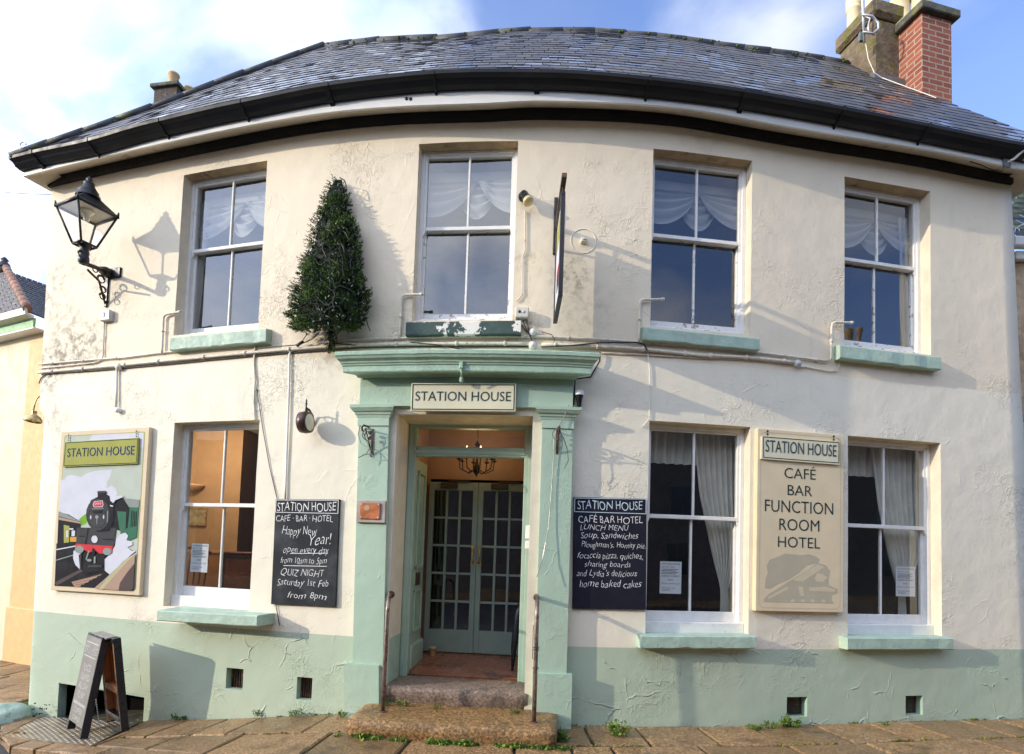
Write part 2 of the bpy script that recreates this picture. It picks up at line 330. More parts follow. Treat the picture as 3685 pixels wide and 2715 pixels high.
mossbit_m = foliage_mat('moss_tufts', (.05, .06, .012), (.14, .16, .025), (.30, .28, .05))
def glass_mat(name='window_glass', refl=.12, tint=(.88, .9, .89, 1)):
    m, nt, n, L, b = nodes(name); n.remove(b); out = n['Material Output']
    v = coords(n, L); bp = N(n, 'ShaderNodeBump', i_Strength=.35, i_Distance=.004); L.new(noi(n, L, v, 2.2, 1), bp.inputs['Height'])
    lw = N(n, 'ShaderNodeLayerWeight', i_Blend=.5); L.new(bp.outputs[0], lw.inputs['Normal']); fr5 = math2(n, L, 'MULTIPLY_ADD', math2(n, L, 'POWER', lw.outputs['Facing'], 5.), .85, refl)
    gl = N(n, 'ShaderNodeBsdfGlossy', i_Roughness=.006); gl.inputs['Color'].default_value = (.95, .96, 1, 1); L.new(bp.outputs[0], gl.inputs['Normal'])
    tr = N(n, 'ShaderNodeBsdfTransparent'); tr.inputs['Color'].default_value = tint
    mx = N(n, 'ShaderNodeMixShader'); L.new(fr5, mx.inputs[0]); L.new(tr.outputs[0], mx.inputs[1]); L.new(gl.outputs[0], mx.inputs[2])
    L.new(mx.outputs[0], out.inputs[0]); return m
glass_m = glass_mat(); lantern_glass_m = glass_mat('lantern_glass', .05, (.97, .97, .96, 1))
def slate_mat():
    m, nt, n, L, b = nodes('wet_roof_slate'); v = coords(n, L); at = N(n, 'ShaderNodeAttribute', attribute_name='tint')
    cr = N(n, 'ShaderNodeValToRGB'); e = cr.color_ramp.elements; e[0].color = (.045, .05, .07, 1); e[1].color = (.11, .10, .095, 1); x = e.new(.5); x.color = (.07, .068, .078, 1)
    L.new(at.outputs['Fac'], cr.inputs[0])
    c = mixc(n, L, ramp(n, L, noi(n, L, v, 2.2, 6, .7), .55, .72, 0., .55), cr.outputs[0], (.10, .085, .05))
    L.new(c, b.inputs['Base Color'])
    wet = math2(n, L, 'MULTIPLY_ADD', at.outputs['Fac'], .30, noi(n, L, v, .8, 2)); b.inputs['Specular IOR Level'].default_value = .7
    L.new(ramp(n, L, wet, .56, .64, .07, .5), b.inputs['Roughness'])
    bp = N(n, 'ShaderNodeBump', i_Strength=.5, i_Distance=.0012); L.new(noi(n, L, v, 26, 5), bp.inputs['Height']); L.new(bp.outputs[0], b.inputs['Normal'])
    return m
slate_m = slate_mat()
def brick_mat():
    m, nt, n, L, b = nodes('red_brick'); v = coords(n, L); sep = N(n, 'ShaderNodeSeparateXYZ'); L.new(v, sep.inputs[0])
    cb = N(n, 'ShaderNodeCombineXYZ'); L.new(math2(n, L, 'ADD', sep.outputs[0], sep.outputs[2]), cb.inputs[0]); L.new(sep.outputs[1], cb.inputs[1])
    br = N(n, 'ShaderNodeTexBrick', i_Scale=1., i_Mortar_Size=.009, i_Brick_Width=.225, i_Row_Height=.075, i_Bias=-.2); L.new(cb.outputs[0], br.inputs['Vector'])
    br.inputs['Color1'].default_value = (.33, .095, .05, 1); br.inputs['Color2'].default_value = (.19, .05, .032, 1); br.inputs['Mortar'].default_value = (.42, .33, .24, 1)
    c = mixc(n, L, ramp(n, L, noi(n, L, v, 14, 4), .4, .75, 0., .5), br.outputs['Color'], (.30, .09, .06)); L.new(c, b.inputs['Base Color']); b.inputs['Roughness'].default_value = .85
    bp = N(n, 'ShaderNodeBump', i_Strength=1., i_Distance=.012); bp.invert = True; L.new(br.outputs['Fac'], bp.inputs['Height']); L.new(bp.outputs[0], b.inputs['Normal'])
    return m
brick_m = brick_mat()
def granite_mat(name, a, b_, wet=.32, mossy=.5, grain=45.):
    m, nt, n, L, b = nodes(name); v = coords(n, L); at = N(n, 'ShaderNodeAttribute', attribute_name='tint')
    f = noi(n, L, v, grain, 5, .7); c = mixc(n, L, ramp(n, L, f, .40, .62), a, b_)
    c = mixc(n, L, math2(n, L, 'MULTIPLY', at.outputs['Fac'], .6), c, (.16, .10, .045))
    c = mixc(n, L, ramp(n, L, noi(n, L, v, 3.2, 6, .65), .5, .74, 0., .75), c, (.05, .035, .02))
    c = mixc(n, L, ramp(n, L, noi(n, L, v, 4.6, 6, .7, .4), .6, .72, 0., mossy), c, (.13, .12, .025))
    L.new(c, b.inputs['Base Color']); L.new(ramp(n, L, noi(n, L, v, 2.3, 4), .35, .65, wet, wet+.3), b.inputs['Roughness'])
    h = math2(n, L, 'MULTIPLY_ADD', noi(n, L, v, 7., 4), .02, math2(n, L, 'MULTIPLY', noi(n, L, v, grain*1.3, 5, .7), .014))
    bp = N(n, 'ShaderNodeBump', i_Strength=1., i_Distance=1.); L.new(h, bp.inputs['Height']); L.new(bp.outputs[0], b.inputs['Normal'])
    return m
flag_m = granite_mat('wet_granite_flag', (.22, .12, .055), (.57, .35, .155), .22, .85)
step_m = granite_mat('granite_step', (.17, .09, .035), (.46, .27, .10), .24, .3, 38.)
step_dark_m = granite_mat('dark_granite_step', (.16, .11, .085), (.34, .25, .19), .45, .3, 38.)
joint_m = M('dirt_in_joints', (.03, .027, .015), .9, var=.4, bump=.01, bs=40, col2=(.08, .09, .015), c2s=6, c2t=(.52, .62))
asphalt_m = M('asphalt', (.05, .05, .05), .8, var=.3, vs=80, bump=.006, bs=120)
# ---------------------------------------------------------------- the house: root and front wall
ID = Matrix.Identity(4)
house = thing('station_house', 'cream two storey bow-fronted house with pale green base, slate roof and green door surround', 'house', Matrix.Translation(ROOT))
def rect(px):                        # opening given by its four corners TL TR BL BR
    q = [wall(*p) for p in px]
    return [(q[0][0]+q[2][0])/2, (q[1][0]+q[3][0])/2, (q[2][1]+q[3][1])/2, (q[0][1]+q[1][1])/2]
UP = [rect(p) for p in ([(653, 633), (954, 581), (634, 1208), (937, 1183)], [(1503, 520), (1857, 509), (1488, 1157), (1851, 1153)],
                        [(2350, 535), (2713, 582), (2340, 1176), (2694, 1207)], [(3039, 635), (3337, 688), (3040, 1238), (3360, 1284)])]
LO = [rect(p) for p in ([(623, 1523), (923, 1512), (593, 2180), (907, 2206)], [(2333, 1514), (2699, 1537), (2326, 2286), (2695, 2288)],
                        [(3045, 1567), (3370, 1594), (3057, 2292), (3405, 2294)])]
VENT = [rect(p) for p in ([(813, 2404), (874, 2408), (813, 2480), (874, 2483)], [(1067, 2437), (1122, 2440), (1067, 2519), (1122, 2521)],
                          [(2832, 2510), (2905, 2508), (2832, 2582), (2905, 2581)], [(3259, 2504), (3321, 2505), (3259, 2575), (3321, 2575)])]
CEL = rect([(215, 2461), (517, 2500), (201, 2592), (516, 2600)]); CEL[2] = -.52
DOOR = [-1.18, .17, .0, 2.97]
PLZ = 0.745
def sL(z): return -6.137+(6.03-z)*.0283
def sR(z): return 5.662+(6.03-z)*.0395
def crad(z): return .17 if z < 3.1 else (.03 if z > 3.2 else .17-.14*(z-3.1)/.1)
def wo(s, z):
    p = Vector((s, z, 3.3)); return .006*noise.noise(p*1.1)+.0035*noise.noise(p*4.)
def sx(s, z):
    a = max(0, min(1, (-4.15-s)/(6.137-4.15))); b = max(0, min(1, (s-4.75)/(5.662-4.75)))
    return s+a*(sL(z)+crad(z)+6.137)+b*(sR(z)-5.662)
def WP(s, z): return pt(sx(s, z), z, wo(s, z))
def unlean(s, z):
    lo, hi = -6.13, -3.
    for _ in range(40):
        m = (lo+hi)/2
        if sx(m, z) < s: lo = m
        else: hi = m
    return lo
CELS = (CEL[0], CEL[1]); CEL[0], CEL[1] = unlean(CEL[0], -.3), unlean(CEL[1], -.3)
OPEN = UP+LO+VENT+[CEL, DOOR]
def breaks(lo, hi, extra, step):
    e = sorted(set([lo, hi]+[x for x in extra if lo < x < hi])); out = []
    for a, b in zip(e, e[1:]):
        k = max(1, int((b-a)/step)); out += [a+(b-a)*i/k for i in range(k)]
    return out+[hi]
SB = breaks(-6.137, 5.662, [v for o in OPEN for v in o[:2]], .14)
ZB = breaks(-.75, 6.12, [v for o in OPEN for v in o[2:]]+[PLZ, 3.1, 3.2], .14)
def inside(s, z):
    return any(o[0] < s < o[1] and o[2] < z < o[3] for o in OPEN)
def front(zlo, zhi):
    mb = MB(); zz = [z for z in ZB if zlo-1e-6 <= z <= zhi+1e-6]; idx = {}
    P = []
    for j, z in enumerate(zz):
        for i, s in enumerate(SB): idx[(i, j)] = len(P); P.append(WP(s, z))
    fs = [[idx[(i, j)], idx[(i+1, j)], idx[(i+1, j+1)], idx[(i, j+1)]] for i in range(len(SB)-1) for j in range(len(zz)-1)
          if not inside((SB[i]+SB[i+1])/2, (zz[j]+zz[j+1])/2)]
    # rounded left corner running into the side wall, and the right return
    K = 6
    for j, z in enumerate(zz):
        c = P[idx[(0, j)]]; x, y, tx, ty = base(sx(SB[0], z)); t = Vector((tx, ty, 0)); inn = Vector((-ty, tx, 0)); r = crad(z)
        for k in range(1, K+1):
            a = math.pi/2*k/K; idx[('L', k, j)] = len(P); P.append(c-t*r*math.sin(a)+inn*r*(1-math.cos(a)))
        idx[('L', 0, j)] = idx[(0, j)]; idx[('L', K+1, j)] = len(P); P.append(c-t*r+inn*5.)
        c = P[idx[(len(SB)-1, j)]]; x, y, tx, ty = base(sx(SB[-1], z)); inn = Vector((-ty, tx, 0)); idx[('R', j)] = len(P); P.append(c+inn*5.5)
    for j in range(len(zz)-1):
        for k in range(K+1): fs.append([idx[('L', k+1, j)], idx[('L', k, j)], idx[('L', k, j+1)], idx[('L', k+1, j+1)]])
        i = len(SB)-1; fs.append([idx[(i, j)], idx[('R', j)], idx[('R', j+1)], idx[(i, j+1)]])
    mb.add(P, fs, 0, 0., True); return mb
wall_o = obj('wall', front(PLZ, 6.12), wall_m, house)
plinth_o = obj('plinth', front(-.75, PLZ), plinth_m, house)
def reveal(mb, o, d, m_jamb=0, m_head=0, m_sill=0, zc=None):
    s0, s1, z0, z1 = o; sc = (s0+s1)/2; F = FW(sc, 0, 0); inv = F.inverted()
    def inn(s, z): p = inv @ WP(s, z); return F @ Vector((p.x, p.y, -d))
    ss = [s for s in SB if s0-1e-6 <= s <= s1+1e-6]; zz = [z for z in ZB if z0-1e-6 <= z <= z1+1e-6]
    for a, b in zip(ss, ss[1:]):
        mb.quad(WP(a, z1), WP(b, z1), inn(b, z1), inn(a, z1), m_head); mb.quad(WP(b, z0), WP(a, z0), inn(a, z0), inn(b, z0), m_sill)
    for a, b in zip(zz, zz[1:]):
        mj = m_jamb if zc is None or a > zc-1e-3 else m_jamb+1
        mb.quad(WP(s0, b), WP(s0, a), inn(s0, a), inn(s0, b), mj); mb.quad(WP(s1, a), WP(s1, b), inn(s1, b), inn(s1, a), mj)
    return mb
jamb_m = M('cream_jamb', (.76, .68, .54), .6, var=.06, vs=7, bump=.003, bs=60)
head_up_m = M('shaded_dirty_head_soffit', (.50, .37, .22), .7, var=.18, vs=6, bump=.003, bs=50, col2=(.2, .13, .07), c2s=4, c2t=(.56, .7))  # dirt, with the shade and warm bounce under the head painted in
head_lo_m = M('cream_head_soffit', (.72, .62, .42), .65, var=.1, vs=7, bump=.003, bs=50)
greenflat_m = M('green_flat_paint', (.39, .52, .41), .6, var=.08, bump=.003, bs=50)

# ---------------------------------------------------------------- sash windows
def sash(mb, F, w, y0, y1, z, st, top, bot, bar=.022, th=.04):
    x0, x1 = -w/2, w/2
    mb.box(F, x0, x0+st, y0, y1, z-th, z, bev=.004); mb.box(F, x1-st, x1, y0, y1, z-th, z, bev=.004)
    mb.box(F, x0+st, x1-st, y1-top, y1, z-th, z-.001, bev=.004); mb.box(F, x0+st, x1-st, y0, y0+bot, z-th, z-.001, bev=.004)
    mb.box(F, -bar/2, bar/2, y0+bot, y1-top, z-th+.004, z-.004, bev=.004)
def panes(mb, F, w, y0, y1, z, r):
    for a, b in ((-w/2, 0), (0, w/2)):
        d = [r.uniform(-.0022, .0022) for _ in range(3)]
        mb.quad(F @ Vector((a, y0, z+d[0])), F @ Vector((b, y0, z+d[1])), F @ Vector((b, y1, z+d[1]+d[2])), F @ Vector((a, y1, z+d[0]+d[2])))
def make_window(o, sill_px, so, up, label, old=False):
    s0, s1, z0, z1 = o; sc = (s0+s1)/2; w = (pt(s1, 0)-pt(s0, 0)).length; h = z1-z0; F = FW(sc, z0, 0); d = .125
    sub, rail = (.055, .085) if up else (.115, .10)
    r = random.Random(int(abs(s0)*1000))
    fm = MB(); fw = .042
    fm.box(F, -w/2, -w/2+fw, 0, h, -d-.11, -d, bev=.004); fm.box(F, w/2-fw, w/2, 0, h, -d-.11, -d, bev=.004)
    fm.box(F, -w/2+fw, w/2-fw, h-.035, h, -d-.11, -d-.001, bev=.004)
    fm.box(F, -w/2+.002, w/2-.002, -.01, sub, -d-.11, -d+.028, bev=.006, m=1)
    win = obj('window', fm, [white_m, white_old_m if up else white_m], house, label=label)
    obj('reveal', reveal(MB(), o, d+.02, 0, 1, 0), [jamb_m, head_up_m if up else head_lo_m], win)
    iw = w-2*fw+.016; ym = h*.556; st = .036
    a = MB(); sash(a, F, iw, ym-.022, h-.03, -d-.014, st, .036, .04)
    for sg in (-1, 1):                # horns under the meeting rail
        a.prism(F @ Matrix.Translation((sg*(iw/2-st/2), ym-.022, -d-.03)), [(-st/2, 0), (st/2, 0), (st/2 if sg > 0 else st/2-.012, -.035), (sg*st*.36, -.062), (-st/2 if sg < 0 else -st/2+.012, -.035)], -.018, .015)
    u = obj('upper_sash', a, white_m, win); p = MB(); panes(p, F, iw-2*st, ym+.018, h-.066, -d-.034, r); obj('pane', p, glass_m, win)
    b = MB(); sash(b, F, iw, sub, ym+.02, -d-.056, st, .04, rail); obj('lower_sash', b, white_old_m if up and not sc < -2 else white_m, win)
    p = MB(); panes(p, F, iw-2*st, sub+rail, ym-.02, -d-.076, r); obj('pane', p, glass_m, win)
    q = [wall(*p, so) for p in sill_px]; c = [pt(*k, so) for k in q]
    xs = [(F.inverted() @ k) for k in c]; x0 = (xs[0].x+xs[2].x)/2; x1 = (xs[1].x+xs[3].x)/2; y1 = (xs[0].y+xs[1].y)/2; y0 = (xs[2].y+xs[3].y)/2; zo = sum(k.z for k in xs)/4
    sm = MB(); nseg = 22; sec = []
    for i in range(nseg+1):
        x = x0+(x1-x0)*i/nseg; e = (.006+.006*(up and not old))*noise.noise(Vector((x*6, sc, 1))); e2 = .012*noise.noise(Vector((x*9, sc, 7)))*(2 if 1 < sc < 2.5 and not up else .6)
        tl = (xs[1].y-xs[0].y)*.5*(2*i/nseg-1)
        sec.append([F @ Vector((x, y, z)) for y, z in ((y0+tl+max(0, e2), zo-.008), (y0+tl+max(0, e2)+.01, zo+e), (y1+tl-.012, zo+e), (y1+tl, zo-.012), (max(y1+tl, .006 if not old else y1+.002), -d-.02), (y0+tl, -d-.02))])
    P = [v for s in sec for v in s]; k = 6
    sm.add(P, [[i*k+j, (i+1)*k+j, (i+1)*k+(j+1) % k, i*k+(j+1) % k] for i in range(nseg) for j in range(k)]+[list(range(k)), [nseg*k+j for j in range(k)][::-1]])
    obj('sill', sm, oldsill_m if old else sill_m, win, label='peeling dark green and white sill' if old else None)
    return F, w, h, d
W_UP = []; W_LO = []
SUP = [[(613, 1216), (958, 1183), (607, 1262), (956, 1230)], [(1459, 1158), (1875, 1153), (1460, 1208), (1873, 1204)], [(2317, 1176), (2735, 1218), (2316, 1224), (2732, 1261)], [(3024, 1241), (3389, 1285), (3023, 1288), (3385, 1333)]]
SLO = [[(564, 2197), (926, 2216), (562, 2232), (924, 2261)], [(2307, 2288), (2723, 2290), (2307, 2334), (2719, 2338)], [(3051, 2295), (3432, 2296), (3051, 2340), (3432, 2339)]]
for i, o in enumerate(UP): W_UP.append(make_window(o, SUP[i], .09, True, None, i == 1))
for i, o in enumerate(LO): W_LO.append(make_window(o, SLO[i], (.26, .13, .12)[i], False, None))

# ---------------------------------------------------------------- air vents, cellar opening
for i, o in enumerate(VENT):
    mb = MB(); reveal(mb, o, .09, 0, 0, 1); w = (pt(o[1], 0)-pt(o[0], 0)).length; F = FW((o[0]+o[1])/2, o[2], 0); h = o[3]-o[2]
    v = obj('air_vent', mb, [greenflat_m, sill_m], house)
    g = MB(); g.box(F, -w/2, w/2, 0, h, -.2, -.088, 0)
    n = 7 if i < 2 else 9
    for k in range(n):
        if i < 2: x = -w/2+w*(k+.5)/n; g.box(F, x-.006, x+.006, 0, h, -.088, -.075, 1)
        else: y = h*(k+.5)/n; g.box(F, -w/2, w/2, y-.003, y+.004, -.088, -.08, 1)
    obj('grille', g, [black_m, rust_m], v)
mb = MB(); reveal(mb, CEL, .10, 0, 0, 0); F = FW((CELS[0]+CELS[1])/2, CEL[2], 0); w = CELS[1]-CELS[0]; h = CEL[3]-CEL[2]
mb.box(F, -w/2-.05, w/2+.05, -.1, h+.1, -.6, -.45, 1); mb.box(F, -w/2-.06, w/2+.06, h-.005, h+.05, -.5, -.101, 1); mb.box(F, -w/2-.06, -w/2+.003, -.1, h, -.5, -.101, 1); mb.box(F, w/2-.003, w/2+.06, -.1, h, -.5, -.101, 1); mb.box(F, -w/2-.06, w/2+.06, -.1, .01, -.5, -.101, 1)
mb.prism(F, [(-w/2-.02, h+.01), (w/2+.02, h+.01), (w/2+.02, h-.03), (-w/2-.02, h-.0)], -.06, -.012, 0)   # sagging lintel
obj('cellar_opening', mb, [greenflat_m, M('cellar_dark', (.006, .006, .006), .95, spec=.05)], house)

# ---------------------------------------------------------------- eaves, roof
FRZ = sorted((wall(X, Y, .02)) for X, Y in [(187, 670), (642, 568), (1199, 467), (1735, 436), (1949, 427), (2400, 449), (2790, 514), (3339, 603), (3638, 663)])
def lerp_tab(T):
    def f(s):
        if s <= T[0][0]: return T[0][1]
        for (a, za), (b, zb) in zip(T, T[1:]):
            if s <= b:
                u = (s-a)/(b-a); u = u*u*(3-2*u); return za+(zb-za)*u
        return T[-1][1]
    return f
fz = lerp_tab(FRZ)
EAV = lerp_tab(sorted(wall(X, Y, .42) for X, Y in [(60, 556), (314, 499), (530, 437), (862, 360), (1200, 294), (1561, 255), (1972, 250), (2400, 283), (2885, 356), (3335, 444), (3611, 501)]))
def span(a, b, st=.15): k = int((b-a)/st)+1; return [a+(b-a)*i/k for i in range(k+1)]
SE0, SE1 = -6.20, 5.90
mb = MB(); mb.sweep(span(sL(6)-.02, sR(6)+.0), [(-.02, .0), (.022, .0), (.03, .012), (.03, .15), (-.02, .15)], fz); obj('frieze_board', mb, M('black_frieze_paint', (.010, .011, .013), .45, var=.1, spec=.3), house)
mb = MB(); mb.sweep(span(SE0, SE1), [(.0, .122), (.242, .010), (.242, .03), (0, .14)], fz)
# boarded returns at both ends
for s, sg in ((SE0, 1), (SE1, -1)):
    a = pt(s, fz(s)+.01, .24); b = pt(s, fz(s)+.09, -.3); t = base(s); inn = Vector((-t[3], t[2], 0)); tv = Vector((t[2], t[3], 0))*sg
    P = [a, a+inn*5, a+inn*5+tv*.3+Vector((0, 0, .07)), a+tv*.3+Vector((0, 0, .07))]; mb.quad(*P)
obj('soffit', mb, soffit_m, house)
mb = MB(); mb.sweep(span(SE0-.012, SE1+.012), [(.242, -.006), (.265, -.006), (.265, .20), (.242, .20)], fz)
for s, sg in ((SE0, -1), (SE1, 1)):
    a = pt(s, fz(s)-.006, .265); t = base(s); inn = Vector((-t[3], t[2], 0)); tv = Vector((t[2], t[3], 0))*sg
    for d0, d1 in ((.0, .022),):
        p = [a+tv*d0, a+tv*d1, a+tv*d1+inn*5, a+tv*d0+inn*5]; up = Vector((0, 0, .2))
        mb.add(p+[q+up for q in p], [[0, 1, 2, 3], [4, 5, 6, 7], [0, 1, 5, 4], [1, 2, 6, 5], [2, 3, 7, 6], [3, 0, 4, 7]])
fas = obj('fascia', mb, pvc_m, house)
for X, Y in ((1462, 356), (1477, 357)):
    p = wp(X, Y, .267); s, z = wall(X, Y, .267); m2 = MB(); m2.lathe(FW(s, z, .264), [(.0, 0), (.017, 0), (.017, .006), (.0, .006)], 12); obj('vent_hole', m2, black_m, fas)
OG = .42
gut = [(.2655, -.088), (.30, -.092), (.335, -.080), (.36, -.062), (.375, -.046), (.395, -.040), (.42, -.03), (.425, 0), (.41, .002), (.40, -.02), (.36, -.03), (.30, -.05), (.2655, -.04)]
mb = MB(); mb.sweep(span(-6.235, 6.02), gut, EAV, sm=False)
for s, sg in ((-6.235, -1),):               # gutter returns round the left corner
    t = base(s); inn = Vector((-t[3], t[2], 0)); tv = Vector((t[2], t[3], 0))*sg; P = []
    for q in (0, 4.):
        P += [pt(s, EAV(s)+z, .30)+tv*max(0, o-.33)+inn*q for o, z in gut]
    n = len(gut); mb.add(P, [[j, (j+1) % n, n+(j+1) % n, n+j] for j in range(n)])
gu = obj('gutter', mb, gutter_m, house)
for X, Y in [(110, 545), (314, 480), (570, 397), (862, 352), (1172, 300), (1558, 262), (1934, 258), (2340, 286), (2690, 330), (3040, 405), (3348, 470)]:
    s, z = wall(X, Y, .42); m2 = MB(); bw = .022 if X not in (1172, 1934, 110, 2690) else .05
    m2.sweep([s-bw/2, s+bw/2], [(.266, -.125), (.285, -.104), (.315, -.104), (.345, -.088), (.37, -.068), (.382, -.056), (.40, -.048), (.426, -.036), (.431, .005), (.41, .012), (.40, -.02), (.36, -.03), (.34, -.07), (.266, -.05)], EAV)
    obj('gutter_bracket', m2, gutter_m, gu)
# slates: courses on the curved slope between the eaves and the ridge
RO = -1.65
RID = lerp_tab(sorted(wall(X, Y, RO) for X, Y in [(1167, 168), (1249, 159), (1644, 134), (1972, 112), (2170, 116), (2466, 144), (3033, 226)]))
SR0, SR1 = wall(1167, 168, RO)[0], wall(3050, 228, RO)[0]; SG0, SG1 = -6.215, 6.15
def roofp(s, t, lift=0.):
    o = .40+(RO-.40)*t
    a = EAV(s)-.004; b = RID(max(SR0, min(SR1, s))); z = a+(b-a)*t
    return pt(s, z+lift*.68, o+lift*.73)
def sl0(t): return SG0+(SR0-SG0)*t**.84
def sl1(t): return SG1+(SR1-SG1)*t
NR = 19; mb = MB(); rr = random.Random(3)
for i in range(NR):
    t0 = i/NR; t1 = min(1., (i+1.18)/NR); a, b = sl0(t0), sl1(t0); w = .175; off = (i % 2)*w/2+rr.uniform(-.01, .01)
    s = a-off
    while s < b:
        x0 = max(s+.002, sl0(t0)); x1 = min(s+w-.005+rr.uniform(-.004, .003), sl1(t0)); s += w
        if x1-x0 < .03: continue
        y0 = max(x0, sl0(t1)); y1 = min(x1, sl1(t1))
        if y1 < y0: y0 = y1 = (sl0(t1) if x0 < 0 else sl1(t1))
        dt = rr.uniform(-.004, .004)/NR*6; l0 = .006+rr.uniform(0, .003); tin = rr.random()
        P = [roofp(x0, t0+dt, l0), roofp(x1, t0+dt, l0+rr.uniform(-.002, .002)), roofp(y1, t1, .002), roofp(y0, t1, .002), roofp(x0, t0+dt, .001), roofp(x1, t0+dt, .001)]
        mb.add(P, [[0, 1, 2, 3]], 0, tin); mb.add(P, [[4, 5, 1, 0], [4, 0, 3], [1, 5, 2]], 1, 0)
und = [[roofp(sl0(t)+(sl1(t)-sl0(t))*k/60, t, -.012) for k in range(61)] for t in [j/8 for j in range(9)]]
for r0, r1 in zip(und, und[1:]):
    for k in range(60): mb.quad(r0[k], r0[k+1], r1[k+1], r1[k], 1, .2)
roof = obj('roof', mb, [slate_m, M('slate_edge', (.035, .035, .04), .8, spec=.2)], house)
def ridge_line(pts, name, r=.085):
    m2 = MB(); L = [(b-a).length for a, b in zip(pts, pts[1:])]; tot = sum(L); n = int(tot/.42); rq = random.Random(9)
    def at(d):
        for k, l in enumerate(L):
            if d <= l or k == len(L)-1: return pts[k].lerp(pts[k+1], d/l)
            d -= l
    for i in range(n):
        a = at(tot*i/n); b = at(tot*(i+1.06)/n if i < n-1 else tot); j = rq.uniform(-.006, .006)
        m2.tube([a+Vector((0, 0, j)), b+Vector((0, 0, j+.004))], [r, r*1.03], 8)
    return obj(name, m2, ridge_m, roof)
hipL = [roofp(sl0(t), t, .01) for t in [k/12 for k in range(13)]]
ridge_line(hipL, 'hip_tile', .045)
ridge_line([roofp(SR0+(SR1-SR0)*k/30, 1., -.02) for k in range(31)], 'ridge_tile', .06)
mb = MB(); rq = random.Random(5)
for k in range(46):
    q = rq.random(); p = roofp(SR0+(SR1-SR0)*q, 1., .03) if k < 45 else hipL[3].lerp(hipL[-1], q); p = p+Vector((rq.uniform(-.03, .03), rq.uniform(-.06, -.03), rq.uniform(-.075, -.045)))
    rad = rq.uniform(.010, .026); mb.lathe(Matrix.Translation(p), [(rad*.3, -rad*.5), (rad, 0), (rad*.7, rad*.5), (rad*.1, rad*.75)], 6, 0)
obj('moss_clump', mb, moss_m, roof, kind='stuff')
mb = MB()                                    # rear slope, hidden behind the ridge
rg = [roofp(SR0+(SR1-SR0)*k/12, 1., -.02) for k in range(13)]
for a, b in zip(rg, rg[1:]): mb.quad(a, b, b+Vector((0, 3., -2.7)), a+Vector((0, 3., -2.7)))
e0, e1 = roofp(SG0, 0, -.02), roofp(SG1, 0, -.02)
mb.quad(rg[0], rg[0]+Vector((0, 3., -2.7)), e0+Vector((1.2, 5.5, 0)), e0); mb.quad(rg[-1], rg[-1]+Vector((0, 3., -2.7)), e1+Vector((-1.2, 5.5, 0)), e1)
mb.quad(rg[0]+Vector((0, 3, -2.7)), rg[-1]+Vector((0, 3, -2.7)), Vector((6, 12.5, 0)), Vector((-6, 12.5, 0)))
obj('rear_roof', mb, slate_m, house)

# ---------------------------------------------------------------- chimneys
def roofhit(X, Y):
    best = None
    for k in range(101):
        t = k/100; s, z = wall(X, Y, .40+(RO-.40)*t); d = abs(z-roofp(s, t).z)
        if best is None or d < best[0]: best = (d, s, t)
    return roofp(best[1], best[2]), best
def stack(name, F, w, d, h, mat, capm, over, capt, taper=0., base_drop=1.2, bev=.02):
    mb = MB(); mb.box(F, 0, w, -base_drop, h, -d, 0, bev=bev); st = obj(name, mb, mat, house, frame=F)
    m2 = MB(); m2.box(F, -over, w+over, h+.001, h+capt, -d-over, over, bev=.05 if capt > .2 else .012); obj('cap', m2, capm, st); return st
def pot(F, prof, mat, st): m2 = MB(); m2.lathe(F, prof, 20); return obj('chimney_pot', m2, mat, st)
p1, _ = roofhit(3146, 276); p2, _ = roofhit(3319, 334)
def stackframe(p, a): return FR(p, (math.cos(a), math.sin(a), 0), (0, 0, 1))
F1 = stackframe(p1, R(13)); hh = aty(3143, 60, p1.y).z-p1.z
c1 = stack('chimney', F1, .52, .62, hh, stack_m, stack_m, .055, .25, bev=.03); c1['label'] = 'mossy brown rendered chimney stack'
m2 = MB(); m2.box(F1, -.05, .57, -.12, .05, -.68, .03, bev=.01); m2.box(F1, -.10, .60, -.16, -.02, -.5, .10, bev=.01); obj('lead_flashing', m2, lead_m, c1)
def at1(x, z): return F1 @ Matrix.Translation((x, hh+.22, z)) @ Matrix.Rotation(-math.pi/2, 4, 'X')
pot(at1(.10, -.46), [(.085, 0), (.085, .30), (.098, .31), (.098, .34), (.085, .35), (.10, .37), (.10, .40), (.088, .41), (.10, .43), (.10, .46), (.088, .47), (.1, .49), (.1, .56)], cream_pot_m, c1)
pot(at1(.20, -.22), [(.10, 0), (.095, .40), (.115, .42), (.115, .5)], cream_pot_m, c1)
F2 = stackframe(p2, R(13)); hh2 = aty(3312, 45, p2.y).z-p2.z
c2 = stack('chimney', F2, .485, .62, hh2, brick_m, cap_m, .075, .11, bev=.004); c2['label'] = 'red brick chimney stack with slab cap'
def at2(x, z): return F2 @ Matrix.Translation((x, hh2+.1, z)) @ Matrix.Rotation(-math.pi/2, 4, 'X')
for x, z in ((.08, -.40), (.22, -.2)): pot(at2(x, z), [(.125, 0), (.115, .38), (.135, .4), (.135, .46), (.10, .46)], cream_pot_m, c2)
m2 = MB(); rq = random.Random(2)
for k in range(26):
    a = F1 @ Vector((.58+rq.uniform(-.05, .04), hh-.05+rq.uniform(-.15, .1), -.3+rq.uniform(-.2, .2))); b = a+Vector((rq.uniform(-.1, .12), 0, rq.uniform(.05, .22))); m2.tube([a, a.lerp(b, .5)+Vector((.02, 0, .02)), b], .004, 3, t=rq.random()*.5)
    for q in range(5): c = a.lerp(b, rq.random()); m2.quad(c, c+Vector((.025, 0, .01)), c+Vector((.03, 0, .03)), c+Vector((.0, 0, .025)), 0, rq.random()*.6)
obj('chimney_weeds', m2, weed_m, c1, kind='stuff')
